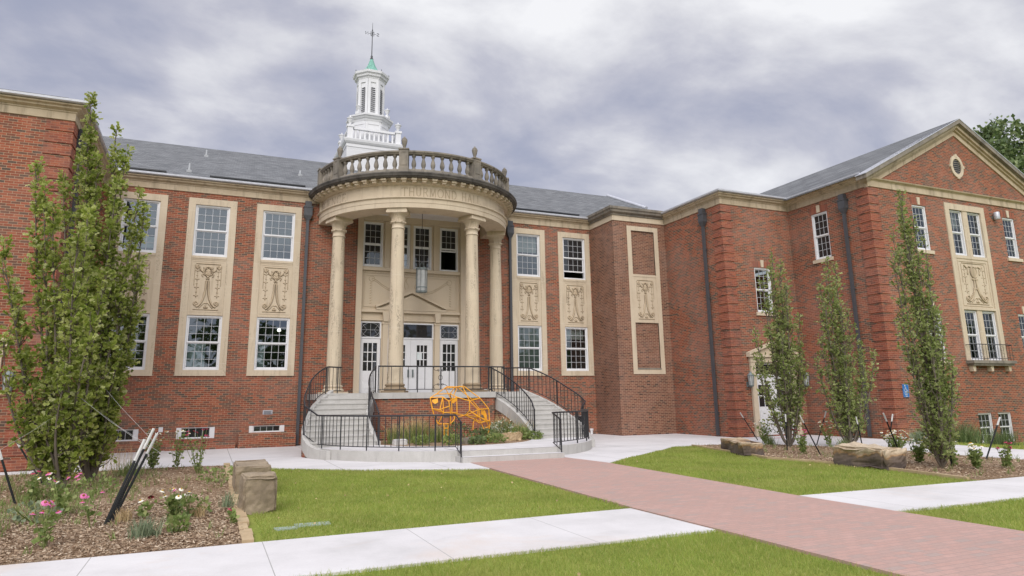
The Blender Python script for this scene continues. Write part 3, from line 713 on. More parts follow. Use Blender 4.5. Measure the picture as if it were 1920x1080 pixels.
def door(x0, x1, z0, z1, y, gr, cols, rows, panels=True):
    a, b, c, d = gr; m = MB()
    m.box(x0,a,y,y+.05,z0,z1); m.box(b,x1,y,y+.05,z0,z1); m.box(a,b,y,y+.05,z0,c); m.box(a,b,y,y+.05,d,z1)
    if panels:
        for zz0, zz1 in ((z0+.2,(z0+c)/2-.05),((z0+c)/2+.05,c-.12)): m.box(a,b,y-.012,y,zz0,zz1)
    o = m.build('door', 'paint_white', hall)
    m = MB()
    for i in range(1, cols): q = a+(b-a)*i/cols; m.box(q-.016,q+.016,y+.01,y+.04,c,d)
    for k in range(1, rows):
        q = c+(d-c)*k/rows
        for i in range(cols): m.box(a+(b-a)*i/cols+.0162,a+(b-a)*(i+1)/cols-.0162,y+.01,y+.04,q-.016,q+.016)
    m.build('muntins', 'sash_paint', o); MB().quad((a,y+.03,c),(b,y+.03,c),(b,y+.03,d),(a,y+.03,d)).build('glass', 'dark_glass', o)
    return o
wing_door(19.18, 21.50, WY); wing_door(-7.2, -4.78, LWY)

# downspouts with conductor heads
def downspout(x, y, nx, ny, ztop=8.98):
    ux = (-ny, nx) if nx == 0 else (0, 1); cx, cy = x+nx*.11, y+ny*.11; m = MB()
    ux = (1, 0) if nx == 0 else (0, 1)
    m.obox((cx,cy), ux, .052, .05, .05, ztop-.55)
    h0, h1 = (.065,.057), (.155,.10); z0, z1 = ztop-.55, ztop-.36; P = []
    for (hx, hy), z in ((h0,z0),(h1,z1)):
        for sx, sy in ((-1,-1),(1,-1),(1,1),(-1,1)): P.append((cx+sx*hx*ux[0]-sy*hy*ux[1], cy+sx*hx*ux[1]+sy*hy*ux[0], z))
    m.add(P, [(0,3,2,1),(4,5,6,7),(0,1,5,4),(1,2,6,5),(2,3,7,6),(3,0,4,7)])
    m.obox((cx,cy), ux, .155, .102, ztop-.36, ztop-.05); m.obox((cx,cy), ux, .175, .12, ztop-.05, ztop); m.obox((cx,cy), ux, .12, .09, ztop, ztop+.2)
    d = m.build('downspout', 'downspout_metal', hall)
    for z in (.9, 3.2, 5.4, 7.4): MB().obox((cx-nx*.03,cy-ny*.03), ux, .07, .058, z, z+.04).build('strap', 'downspout_metal', d)
downspout(3.02, YF, 0, -1); downspout(11.55, YF, 0, -1); downspout(WX, 21.85, -1, 0); downspout(GX, 18.0, -1, 0, 8.9); downspout(LWX, 21.45, 1, 0)
m = MB(); m.tube([(TX-.35,YF-.12,.0),(TX-.35,YF-.12,.16)], .06, 10); m.tube([(TX-.35,YF-.12,.16),(TX-.35,YF-.12,.24)], .085, 10); tag(m.build('cleanout_pipe', 'paint_white'), 'short white capped pipe standing at the foot of the stair tower wall', 'pipe')

# rooms behind the panes
def rooms(x0, x1, y0, y1, zs):
    m = MB(); m.quad((x0,y1,zs[0]),(x1,y1,zs[0]),(x1,y1,zs[-1]),(x0,y1,zs[-1])); m.quad((x0,y0,zs[0]),(x0,y1,zs[0]),(x0,y1,zs[-1]),(x0,y0,zs[-1])); m.quad((x1,y0,zs[0]),(x1,y1,zs[0]),(x1,y1,zs[-1]),(x1,y0,zs[-1])); m.build('room_wall', 'room_wall', hall)
    for z in zs: MB().box(x0,x1,y0,y1,z-.15,z).build('room_floor', 'room_floor', hall)
rooms(-3.85, 4.6, YF+.24, YF+5, (1.9,5.3,9.15)); rooms(9.9, 15.55, YF+.24, YF+5, (1.9,5.3,9.15)); rooms(GX+.3, GX2-.1, GY+.24, GY+5, (1.75,5.3,9.15)); rooms(4.9, 9.7, 26.9, 30, (5.9,9.0))
for x0, x1, z0, z1 in ((-.88,-.25,2.75,3.72),(1.48,1.78,2.75,3.70),(-2.6,-2.2,7.05,7.45)): MB().box(x0,x1,YF+.42,YF+.46,z0,z1).build('white_board', 'poster_white', hall)
for x, z0, z1 in ((12.05,7.9,8.7),(26.9,8.0,8.7),(11.95,3.9,4.6),(14.3,4.1,4.6)): MB().box(x-.62 if x < 20 else x-.45,x+.9 if x < 20 else x+.3,YF+.2 if x < 20 else GY+.22,YF+.215 if x < 20 else GY+.235,z0,z1).build('window_blind', 'blind', hall)
m = MB(); m.ball((2.35,YF+1.8,4.35), .07); m.build('ceiling_lamp', 'lit_bulb', hall)
# ------------------------------------------------------------------ entrance panel under the portico
FZ = 1.82                                  # porch floor
m = MB(); y = 26.74
ph = [(5.22,6.04,6.82,8.66),(6.38,7.16,6.82,8.66),(7.30,8.08,6.82,8.66),(8.44,9.24,6.82,8.66),(5.22,6.05,FZ,4.62),(6.33,8.20,FZ,4.60),(8.46,9.28,FZ,4.58)]
wall_holes(m, 4.98, 9.57, FZ, 8.95, ph, y, 'x', .10)
m.box(4.98,5.20,26.52,26.738,FZ,8.95); m.box(9.30,9.57,26.52,26.738,FZ,8.95); m.box(5.20,9.30,26.60,26.738,8.72,8.95)
for a, b in ((6.10,6.30),(8.16,8.36)): m.box(a,b,26.66,26.738,6.80,8.715)
m.box(7.18,7.28,26.68,26.738,6.80,8.715)
m.box(5.20,9.30,26.63,26.738,6.66,6.79); m.box(5.20,9.30,26.60,26.738,4.98,5.08); m.box(5.20,9.30,26.66,26.738,4.66,4.72)
for k in range(60): a = 5.3+k*.0655; m.box(a,a+.035,26.70,26.738,6.555,6.62)
for a, b, c, d in ((5.34,5.38,5.2,6.5),(9.12,9.16,5.2,6.5),(5.38,9.12,6.46,6.5),(5.38,9.12,5.2,5.24)): m.box(a,b,26.71,26.738,c,d)
for a, b in ((6.09,6.30),(8.23,8.43)):
    m.box(a,b,26.62,26.738,FZ,4.52); m.box(a-.03,b+.03,26.60,26.738,FZ,2.02); m.box(a-.03,b+.03,26.6,26.738,4.52,4.62)
    m.prism_xz([(a+.01,4.62),(b-.01,4.62),(b+.03,5.0),(a-.03,5.0)], 26.54, 26.738)
m.prism_xz([(6.0,5.16),(8.5,5.16),(XC,5.72)], 26.64, 26.738); m.box(5.80,8.70,26.57,26.738,5.082,5.16)
for s_ in (-1, 1):
    P = [(XC+s_*1.47,5.162),(XC,5.80),(XC,5.92),(XC+s_*1.47,5.26)]; m.prism_xz(P if s_ < 0 else P[::-1], 26.56, 26.738)
ep = m.build('entrance_panel', 'cream_panel', hall)
m = MB(); yy = 26.738
for s_ in (-1, 1):
    X = lambda d: XC+s_*d
    for dz in (0, -.07): m.tube([(X(1.62),yy,6.36+dz),(X(1.45),yy,6.30+dz),(X(1.15),yy,6.08+dz),(X(.85),yy,5.92+dz),(X(.5),yy,5.86+dz)], .014, 5)
    m.tube([(X(1.62)+.11*math.cos(t),yy,6.33+.11*math.sin(t)) for t in np.linspace(0,6.28,15)], .012, 5)
    for k in range(9): m.ball((X(1.66),yy,6.15-.1*k), (.03,.012,.025), 6, 4); m.tube([(X(1.60),yy,6.18-.1*k),(X(1.72),yy,6.12-.1*k)], .007, 4)
    m.tube([(X(.18+.05*math.sin(k)),yy,6.42-.07*k) for k in range(7)], .012, 5)
m.tube([(XC+.3*math.cos(t),yy,6.15+.34*math.sin(t)) for t in np.linspace(-.6,3.75,20)], .014, 5)
m.build('carved_relief', 'carved_stone', ep)
for i, h in enumerate(ph[:4]): window(hall, (h[0],y+.02,h[2]), h[1]-h[0], h[3]-h[2], 3, 3, 0, .78 if i == 3 else 0., ('dark_glass','window_glass','dark_glass','dark_glass')[i])
def transom(a, b, c, d, oval):
    m = MB(); t = .055
    for q in ((a,a+t,c,d),(b-t,b,c,d),(a+t,b-t,c,c+t),(a+t,b-t,d-t,d)): m.box(q[0],q[1],y,y+.06,q[2],q[3])
    o = m.build('transom_window', 'sash_paint', hall)
    MB().quad((a+t,y+.04,c+t),(b-t,y+.04,c+t),(b-t,y+.04,d-t),(a+t,y+.04,d-t)).build('glass', 'dark_glass', o)
    if oval:
        m = MB(); cx, cz, rx, rz = (a+b)/2, (c+d)/2, (b-a)/2-t, (d-c)/2-t
        m.tube([(cx+rx*math.cos(q),y+.03,cz+rz*math.sin(q)) for q in np.linspace(0,6.2832,25)], .007, 4)
        m.tube([(cx,y+.03,cz-rz),(cx,y+.03,cz+rz)], .007, 4); m.tube([(cx-rx,y+.03,cz),(cx+rx,y+.03,cz)], .007, 4)
        for s1 in (-1, 1): m.tube([(cx+s1*rx,y+.03,cz+rz),(cx+s1*rx*.4,y+.03,cz),(cx+s1*rx,y+.03,cz-rz)], .006, 4)
        m.build('muntins', 'muntin', o)
transom(5.22,6.05,3.96,4.62,True); transom(6.33,8.20,3.96,4.60,False); transom(8.46,9.28,3.96,4.58,True)
for a, b in ((5.22,6.05),(8.46,9.28)): door(a+.02, b-.02, FZ, 3.955, y+.03, (a+.15,b-.14,2.70,3.78), 3, 3)
for a, b, s_ in ((6.36,7.262,0),(7.268,8.17,1)):
    d = door(a, b, FZ, 3.955, y+.03, (a+.25,b-.22,2.86,3.72), 3, 3)
    hx = b-.09 if s_ == 0 else a+.09
    m = MB(); m.box(hx-.03,hx+.03,y-.01,y+.03,2.45,2.75); m.tube([(hx,y-.01,2.50),(hx,y-.06,2.52),(hx,y-.06,2.68),(hx,y-.01,2.70)], .012, 6); m.build('door_handle', 'lamp_metal', d)
    if s_ == 1: MB().box(a+.27,a+.47,y+.05,y+.058,3.16,3.42).build('notice', 'poster_white', d)

# ------------------------------------------------------------------ portico
def pt(r, ang, z): a = R_(ang); return (PC[0]+r*math.sin(a), PC[1]-r*math.cos(a), z)
CANG = (-72, -25, 25, 72)
def column(ang):
    x, y, _ = pt(3.35, ang, 0); c = (x, y, 0); ux = (math.cos(R_(ang)), math.sin(R_(ang)))
    m = MB(); m.obox((x,y), ux, .40, .40, FZ-.002, FZ+.07)
    m.lathe([(.36,FZ+.07),(.385,FZ+.10),(.385,FZ+.14),(.35,FZ+.17),(.315,FZ+.19),(.31,FZ+.215),(.335,FZ+.23),(.345,FZ+.26),(.33,FZ+.29),(.29,FZ+.31)], c, 28)
    base = m
    m = MB(); n = 26; pr = []
    for k in range(13):
        t = k/12; z = FZ+.30+t*(7.60-FZ-.30); pr.append((.268-.048*t**1.6+(.018*(1-t*20) if t < .05 else 0), z))
    m.lathe(pr, c, 32); sh = m.build('column', 'column_stone', hall)
    base.build('column_base', 'grime_stone' if abs(ang) < 40 else 'limestone', sh)
    m = MB(); m.lathe([(.22,7.60),(.245,7.605),(.25,7.63),(.225,7.65),(.225,7.80),(.26,7.81),(.275,7.835),(.26,7.86),(.228,7.87),(.235,7.98),(.262,8.06),(.30,8.11),(.35,8.135),(.355,8.15)], c, 28)
    for k in range(24):
        t = 2*math.pi*k/24; m.tube([(x+.232*math.cos(t),y+.232*math.sin(t),7.88),(x+.25*math.cos(t),y+.25*math.sin(t),8.02),(x+.29*math.cos(t),y+.29*math.sin(t),8.10)], .013, 4)
    for k in range(8): t = 2*math.pi*k/8+.2; m.ball((x+.275*math.cos(t),y+.275*math.sin(t),7.84), (.035,.035,.03), 6, 4)
    m.obox((x,y), ux, .375, .375, 8.15, 8.23); m.obox((x,y), ux, .36, .36, 8.23, 8.305)
    m.build('capital', 'limestone', sh)
for a in CANG: column(a)
A0, A1 = math.pi-.02, 2*math.pi+.02
m = MB(); m.lathe([(2.95,8.96),(2.95,8.31),(3.78,8.31),(3.785,8.48),(3.80,8.485),(3.81,8.63),(3.84,8.64),(3.87,8.66),(3.87,8.69),(3.74,8.71),(3.73,9.15),(3.78,9.16),(3.84,9.20),(3.86,9.20),(3.86,9.32),(4.0,9.322)], (*PC,0), 96, False, 0, A0, A1)
ent = m.build('entablature', 'limestone', hall)
m = MB()
for s_ in (-1, 1): m.box(PC[0]+s_*2.95, PC[0]+s_*3.80, 26.42, 26.62, 8.312, 9.2)
m.build('beam_end', 'limestone', ent)
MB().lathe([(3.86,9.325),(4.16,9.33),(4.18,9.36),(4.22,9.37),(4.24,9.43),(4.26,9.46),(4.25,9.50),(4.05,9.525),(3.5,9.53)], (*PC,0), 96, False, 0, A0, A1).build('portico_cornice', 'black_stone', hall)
for k in range(35):
    a = -88+k*176/34; t = R_(a); ux = (math.cos(t), math.sin(t)); mm = MB()
    x, y, _ = pt(3.97, a, 0); mm.obox((x,y), ux, .095, .12, 9.25, 9.322); x, y, _ = pt(3.94, a, 0); mm.obox((x,y), ux, .07, .09, 9.19, 9.25)
    mm.build('modillion', 'limestone', ent)
m = MB(); n = 48; P = [(PC[0]+2.96*math.cos(t), PC[1]+2.96*math.sin(t), 8.94) for t in np.linspace(math.pi, 2*math.pi, n)]+[(PC[0]+2.96,26.7,8.94),(PC[0]-2.96,26.7,8.94)]
m.quad(*P); m.build('porch_ceiling', 'ceiling_paint', hall)
MB().lathe([(3.9,9.532),(.02,9.66)], (*PC,0), 64, False, 0, A0, A1).build('portico_roof', 'weathered_stone', hall)
# balustrade
bal = MB().lathe([(3.62,9.53),(3.62,9.72),(3.86,9.72),(3.88,9.69),(3.90,9.53)], (*PC,0), 96, False, 0, A0, A1).build('balustrade', 'weathered_stone', hall)
MB().lathe([(3.62,10.42),(3.60,10.38),(3.62,10.35),(3.66,10.29),(3.84,10.29),(3.87,10.33),(3.90,10.36),(3.90,10.41),(3.84,10.44),(3.66,10.44),(3.62,10.42)], (*PC,0), 96, False, 0, A0, A1).build('top_rail', 'weathered_stone', bal)
PED = (-63.5, -21.3, 21.3, 63.5); bm = None
for a in PED+(-87.5, 87.5):
    x, y, _ = pt(3.76, a, 0); t = R_(a); ux = (math.cos(t), math.sin(t)); m = MB(); m.obox((x,y), ux, .165, .16, 9.722, 10.44); m.obox((x,y), ux, .19, .185, 10.44, 10.49); m.obox((x,y), ux, .18, .18, 9.6, 9.78)
    for h in ((-.14,.14,9.85,9.875),(-.14,.14,10.34,10.365)):
        cx_, cy_, _ = pt(3.925, a, 0); m.obox((cx_,cy_), ux, .115, .01, h[2], h[3])
    for sx in (-1, 1): m.obox((x+sx*.10*ux[0]+.165*math.sin(t), y+sx*.10*ux[1]-.165*math.cos(t)), ux, .013, .01, 9.881, 10.339)
    m.build('pedestal', 'weathered_stone', bal)
    if a in PED:
        m = MB(); m.lathe([(.08,10.49),(.085,10.52),(.045,10.55),(.05,10.58),(.08,10.67),(.105,10.79),(.112,10.85),(.085,10.875),(.095,10.89),(.07,10.92),(.04,10.94),(.035,10.975),(.01,10.99)], (x,y,0), 14); m.build('urn', 'weathered_stone', bal)
BPROF = [(.075,0),(.075,.05),(.05,.06),(.055,.09),(.085,.16),(.09,.23),(.07,.32),(.045,.41),(.045,.46),(.06,.47),(.06,.49),(.075,.50),(.075,.572)]
segs = [(-85,-66,5),(-61,-23.8,7),(-18.6,18.6,7),(23.8,61,7),(66,85,5)]
for a, b, n in segs:
    for k in range(n):
        q = a+(b-a)*(k+.5)/n; x, y, _ = pt(3.75, q, 0)
        if bm is None: bm = MB().lathe(BPROF, (0,0,0), 12).data('baluster', 'weathered_stone')
        link('baluster', bm, bal, Vector((x,y,9.72))-wloc(bal))

# frieze lettering: flat strips, darker tone painted for shade and dirt in the cuts
GLY = {'T':(.85,[[(0,1),(.85,1)],[(.425,1),(.425,0)],[(0,1),(0,.88)],[(.85,1),(.85,.88)],[(.3,0),(.55,0)]]),
 'H':(.9,[[(.12,0),(.12,1)],[(.78,0),(.78,1)],[(.12,.52),(.78,.52)],[(0,0),(.24,0)],[(0,1),(.24,1)],[(.66,0),(.9,0)],[(.66,1),(.9,1)]]),
 'U':(.86,[[(.12,1),(.12,.3),(.2,.1),(.42,0),(.64,.1),(.74,.3),(.74,1)],[(0,1),(.24,1)],[(.62,1),(.86,1)]]),
 'R':(.8,[[(.12,0),(.12,1)],[(.12,1),(.5,1),(.66,.9),(.68,.74),(.6,.58),(.45,.5),(.12,.5)],[(.42,.5),(.8,0)],[(0,0),(.24,0)],[(0,1),(.12,1)]]),
 'M':(1.1,[[(.12,0),(.2,1),(.55,.08),(.9,1),(.98,0)],[(0,0),(.24,0)],[(.86,0),(1.1,0)],[(.08,1),(.2,1)],[(.9,1),(1.02,1)]]),
 'O':(.95,[[(.475+.46*math.cos(t),.5+.51*math.sin(t)) for t in np.linspace(0,2*math.pi,21)]]),
 'N':(.95,[[(.14,0),(.14,1),(.82,0),(.82,1)],[(0,0),(.28,0)],[(.68,1),(.95,1)],[(.02,1),(.14,1)]]),
 'D':(.88,[[(.12,0),(.12,1),(.45,1),(.72,.85),(.84,.5),(.72,.15),(.45,0),(.0,0)],[(0,1),(.12,1)]]),
 'A':(.9,[[(.1,0),(.45,1),(.8,0)],[(.24,.38),(.66,.38)],[(0,0),(.22,0)],[(.68,0),(.92,0)]]),
 'L':(.7,[[(.12,1),(.12,0),(.68,0),(.7,.16)],[(0,1),(.24,1)],[(0,0),(.12,0)]]),
 'S':(.65,[[(.58,.86),(.45,.98),(.25,1),(.08,.88),(.08,.68),(.25,.56),(.45,.45),(.6,.3),(.56,.1),(.4,0),(.18,.02),(.05,.16)]]),
 'C':(.85,[[(.82,.82),(.65,.97),(.42,1),(.16,.85),(.03,.5),(.16,.15),(.42,0),(.66,.04),(.82,.2)]]),
 'I':(.3,[[(.15,0),(.15,1)],[(.02,0),(.28,0)],[(.02,1),(.28,1)]]),
 'E':(.7,[[(.12,0),(.12,1)],[(0,1),(.64,1),(.64,.86)],[(.12,.52),(.52,.52)],[(0,0),(.68,0),(.7,.16)]])}
def strokes(text, gap=.26):
    x = 0; S = []
    for ch in text:
        if ch == ' ': x += .75; continue
        wd, st = GLY[ch]; S += [[(x+u, v) for u, v in s] for s in st]; x += wd+gap
    return S, x-gap
def frieze_text(text, a0, a1, z0, h, name='shaded_lettering'):
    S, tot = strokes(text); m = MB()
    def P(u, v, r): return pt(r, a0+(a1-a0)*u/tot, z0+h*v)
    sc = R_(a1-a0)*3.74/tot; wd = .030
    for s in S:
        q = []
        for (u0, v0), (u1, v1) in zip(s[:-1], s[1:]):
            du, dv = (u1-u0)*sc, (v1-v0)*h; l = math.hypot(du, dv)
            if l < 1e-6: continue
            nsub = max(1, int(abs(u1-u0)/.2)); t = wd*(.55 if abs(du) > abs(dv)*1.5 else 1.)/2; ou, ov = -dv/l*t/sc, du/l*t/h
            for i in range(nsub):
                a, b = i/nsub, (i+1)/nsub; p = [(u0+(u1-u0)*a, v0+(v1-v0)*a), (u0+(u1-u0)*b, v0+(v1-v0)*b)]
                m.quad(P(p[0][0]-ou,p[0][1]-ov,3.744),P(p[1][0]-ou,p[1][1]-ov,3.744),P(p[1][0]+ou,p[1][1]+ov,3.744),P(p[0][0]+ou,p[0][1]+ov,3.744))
    return m.build(name, 'letter_shade_stone', ent)
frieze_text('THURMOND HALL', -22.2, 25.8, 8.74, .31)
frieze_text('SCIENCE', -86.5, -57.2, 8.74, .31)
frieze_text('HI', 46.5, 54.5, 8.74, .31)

# ------------------------------------------------------------------ porch and horseshoe stairs (one masonry piece)
SC = (XC, 21.6); LZ = .275; NR = 10; RH = (FZ-LZ)/NR; Y0 = 20.70; TD = .31
oo = [4.52,4.60,4.60,4.55,4.46,4.36,4.27,4.12,3.93,3.68,3.45]; ii = [2.62,2.66,2.68,2.68,2.66,2.62,2.55,2.45,2.30,2.13,2.1]
st = thing('curved_staircase', (XC, 21.6, 0), 'pale concrete horseshoe staircase climbing on both sides to the portico', 'staircase')
m = MB(); pol = [(XC-2.1,22.9),(XC+2.1,22.9),(XC+2.4,23.45),(XC+3.68,23.49),(XC+3.95,24.2),(XC+3.95,26.74),(XC-3.95,26.74),(XC-3.95,24.2),(XC-3.68,23.49),(XC-2.4,23.45)]
m.prism(pol, FZ-.2, FZ); m.build('porch_floor', 'stair_concrete', st)
m = MB(); m.prism([(XC-2.06,22.96),(XC+2.06,22.96),(XC+2.4,23.5),(XC+3.6,23.6),(XC+3.9,24.3),(XC+3.9,26.6),(XC-3.9,26.6),(XC-3.9,24.3),(XC-3.6,23.6),(XC-2.4,23.5)], -.05, FZ-.201); m.build('porch_wall', 'brick', st)
m = MB(); mf = MB()
RO = 4.5
arc = [(SC[0]+RO*math.sin(t), SC[1]-RO*math.cos(t)) for t in np.linspace(R_(-79), R_(79), 49)]
inner = [(SC[0]+2.58*math.sin(t), SC[1]-2.58*math.cos(t)) for t in np.linspace(R_(-79), R_(79), 33)]
k = len(arc)
for i in range(48):
    t0, t1 = R_(-79)+R_(158)*i/48, R_(-79)+R_(158)*(i+1)/48
    q = [(SC[0]+r*math.sin(t), SC[1]-r*math.cos(t)) for r, t in ((2.58,t0),(2.58,t1),(RO,t1),(RO,t0))]
    m.add([(*a, LZ) for a in q], [(0,1,2,3)]); mf.add([(*q[2],-.03),(*q[3],-.03),(*q[3],LZ),(*q[2],LZ)], [(0,1,2,3)])
    m.add([(*q[0],0.1),(*q[1],.1),(*q[1],LZ),(*q[0],LZ)], [(0,1,2,3)])
for s_ in (-1, 1):                          # landing returns to the first riser
    q = [(XC+s_*2.55, 20.9), (XC+s_*2.55, 21.3), (XC+s_*4.6, 21.3), (XC+s_*4.6, 20.7)]
ld = m.build('landing', 'plaza', st); mf.build('landing_face', 'stair_concrete', ld)  # paler top and greyer face: overcast light from above put into colour
m = MB(); m.prism([(5.95,16.78),(8.78,16.70),(8.86,17.6),(5.9,17.7)], -.03, .14); m.prism([(6.0,17.07),(8.72,17.00),(8.8,18.2),(5.9,18.2)], .13, LZ+.004); fs = m.build('front_step', 'stair_concrete', st)
m = MB(); m.quad((5.955,16.785,.145),(8.775,16.705,.145),(8.80,17.0,.145),(5.95,17.07,.145)); m.quad((6.005,17.075,LZ+.009),(8.715,17.005,LZ+.009),(8.79,18.19,LZ+.009),(5.91,18.19,LZ+.009)); m.build('lit_tread', 'plaza', fs)  # thin pale sheets paint the brighter light on the step tops
for s_ in (-1, 1):
    m = MB()
    for i in range(NR):
        y0, y1 = Y0+TD*i, Y0+TD*(i+1)+(.03 if i < NR-1 else .4); zt = LZ+RH*(i+1)
        P = [(XC+s_*ii[i],y0),(XC+s_*oo[i],y0),(XC+s_*oo[i+1],y1),(XC+s_*ii[i+1],y1)]
        if i < NR-1: m.prism(P if s_ > 0 else P[::-1], -.02, zt)
        else: m.prism([(XC+s_*ii[i],y0),(XC+s_*oo[i],y0),(XC+s_*3.68,23.6),(XC+s_*2.3,23.6)][::s_], -.02, FZ-.004)
        Pn = [(XC+s_*ii[i],y0-.022),(XC+s_*oo[i],y0-.022),(XC+s_*oo[i],y0+.05),(XC+s_*ii[i],y0+.05)]; m.prism(Pn if s_ > 0 else Pn[::-1], zt-.045, zt-.0005 if i < NR-1 else FZ-.0045)
    m.build('stair_flight', 'stair_concrete', st)
    # outer curb and inner stringer follow the slope
    def ribbon(offs, w0, w1, lo, hi, mat, name, zlo=None):
        m = MB(); rows = []
        if w1 > .05 and lo < 0 or zlo is not None and w1 > .05:
            for yy_, of, z in ((19.7,4.12,LZ-.14),(20.1,4.31,LZ-.125),(20.45,4.43,LZ-.07)):
                a, b = XC+s_*(of+w0), XC+s_*(of+w1); zl = max(-.03,z+lo) if zlo is None else zlo; rows.append([(a,yy_,zl),(b,yy_,zl),(b,yy_,z+hi),(a,yy_,z+hi)])
        for i in range(len(offs)):
            y = Y0+TD*i-(.0 if i else .0); z = LZ+RH*min(i, NR); a, b = XC+s_*(offs[i]+w0), XC+s_*(offs[i]+w1)
            zl = z+lo if zlo is None else zlo
            rows.append([(a,y,zl),(b,y,zl),(b,y,z+hi),(a,y,z+hi)])
        n = len(rows); V = [v for r in rows for v in r]; F = [(i*4+k,i*4+(k+1)%4,(i+1)*4+(k+1)%4,(i+1)*4+k) for i in range(n-1) for k in range(4)]+[(0,1,2,3),((n-1)*4+3,(n-1)*4+2,(n-1)*4+1,(n-1)*4)]
        m.add(V, F); m.build(name, mat, st)
    ribbon(oo, -.02, .105, -.24, .11, 'stair_concrete', 'stringer'); ribbon(oo, 0., .08, 0, -.241, 'brick', 'stair_wall', -.03)
    ribbon(ii, -.12, .02, -.30, .10, 'stair_concrete', 'stringer'); ribbon(ii, -.09, 0., 0, -.281, 'brick', 'stair_wall', -.03)

# ------------------------------------------------------------------ iron railings
PKM = {}
def railing(name, path, label, group, posts=(), h=.9, closed_end=None, spacing=.175, bottom=True, pick=True, cat='railing'):
    """path: (x, y, zbase) points; handrail, bottom rail, pickets and posts follow it"""
    pts = [Vector(p) for p in path]; o = thing(name, pts[0], label, cat, group)
    MB().tube([p+Vector((0,0,h)) for p in pts], .024, 8).build('handrail', 'iron', o)
    if bottom: MB().tube([p+Vector((0,0,.1)) for p in pts], .013, 6).build('bottom_rail', 'iron', o)
    cum = [0.]
    for a, b in zip(pts[:-1], pts[1:]): cum.append(cum[-1]+Vector((b.x-a.x,b.y-a.y)).length)
    def at(s):
        for i in range(len(pts)-1):
            if s <= cum[i+1] or i == len(pts)-2: t = (s-cum[i])/max(1e-6, cum[i+1]-cum[i]); return pts[i].lerp(pts[i+1], t)
    n = int(cum[-1]/spacing)
    for i in range(n+1):
        if not pick: break
        p = at(min(cum[-1], (i+.5)*cum[-1]/(n+1)))
        if 'pk' not in PKM: PKM['pk'] = MB().box(-.0085,.0085,-.0085,.0085,.1,.9).data('picket', 'iron')
        link('picket', PKM['pk'], o, p-o.location)
    for s in posts:
        p = at(s*cum[-1]); q = link('post', PKM.setdefault('po', MB().box(-.014,.014,-.014,.014,-.08,.9).data('post', 'iron')), o, p-o.location)
    return o
def outer(s_, i, d=.07): return (XC+s_*(oo[i]+d), Y0+TD*i, LZ+RH*i+.11 if i else LZ+.02)
def inn(s_, i, d=-.05): return (XC+s_*(ii[i]+d), Y0+TD*i, LZ+RH*i+.16 if i else LZ+.02)
RR = 4.42
for s_, side in ((-1, 'left'), (1, 'right')):
    e = [(XC+s_*3.05,24.55,FZ),(XC+s_*3.55,24.15,FZ)]+[outer(s_, i) for i in range(9, 0, -1)]
    th0, th1 = (79, 20) if s_ < 0 else (79, 22)
    rim = [(SC[0]+s_*RR*math.sin(R_(t)), SC[1]-RR*math.cos(R_(t)), LZ) for t in np.linspace(th0, th1, 16)]
    rim[-1] = (5.95, 17.35, LZ) if s_ < 0 else (8.78, 17.35, LZ); end = (5.95, 16.92, .10) if s_ < 0 else (8.78, 16.86, .10)
    railing('stair_railing', e+rim+[end], 'black iron railing sweeping down the outer edge of the %s stair to the front steps' % side, 'outer stair railings', (0.02,.13,.26,.4,.5,.6,.7,.8,.9,1.))
    railing('stair_railing', [inn(s_, i) for i in range(9, -1, -1)], 'black iron railing on the inner edge of the %s hand stair beside the planter' % side, 'inner stair railings', (0.,.5,1.))
fr = [(XC-2.1,23.0,FZ),(XC+2.0,23.0,FZ)]
rl = railing('porch_railing', fr, 'black iron porch railing with a scrolled panel between the two middle columns', None, (0.,.33,.66,1.), .88, spacing=.30)
m = MB(); yy = 23.0; cx = 7.32
m.tube([(cx+.075*math.cos(t),yy,FZ+.50+.075*math.sin(t)) for t in np.linspace(0,6.2832,17)], .009, 4)
for sv in (-1, 1):
    zc = FZ+.50+sv*.24
    for s_ in (-1, 1):
        m.tube([(cx+s_*.03,yy,zc),(cx+s_*.17,yy,zc-sv*.0),(cx+s_*.24,yy,zc+sv*.04),(cx+s_*.25,yy,zc+sv*.10),(cx+s_*.2,yy,zc+sv*.135)], .008, 4)
        m.tube([(cx+s_*(.075+.05*(1-k/12*.7)*math.cos(k*.62)),yy,zc+.05*(1-k/12*.7)*math.sin(k*.62)) for k in range(13)], .007, 4)
m.tube([(cx,yy,FZ+.1),(cx,yy,FZ+.88)], .01, 4); m.build('scroll_panel', 'iron', rl)
railing('porch_railing', [(9.25,23.05,FZ),(9.75,23.1,FZ)], 'short level iron railing at the head of the right hand stair', None, (0.,1.), .88)

# ------------------------------------------------------------------ lamps
def octa(r): return [(r*math.cos(R_(22.5+45*k)), r*math.sin(R_(22.5+45*k))) for k in range(8)]
lx, ly = 7.20, 25.1; ln = thing('hanging_lantern', (lx,ly,5.62), 'long eight sided glass lantern hanging on a rod under the portico', 'lantern')
MB().tube([(lx,ly,8.94),(lx,ly,6.78)], .011, 6).build('rod', 'iron', ln)
m = MB()
for k in range(4): t = R_(45+90*k); m.tube([(lx+.15*math.cos(t),ly+.15*math.sin(t),6.55),(lx+.03*math.cos(t),ly+.03*math.sin(t),6.80)], .008, 4)
m.prism([(lx+a,ly+b) for a, b in octa(.225)], 6.48, 6.56); m.prism([(lx+a,ly+b) for a, b in octa(.215)], 5.78, 5.82); m.prism([(lx+a,ly+b) for a, b in octa(.20)], 5.60, 5.66)
for a, b in octa(.212): m.tube([(lx+a,ly+b,5.6),(lx+a,ly+b,6.5)], .011, 4)
m.build('frame', 'lamp_metal', ln)
MB().prism([(lx+a,ly+b) for a, b in octa(.20)], 5.665, 6.475).build('lamp_glass', 'lamp_glass', ln)
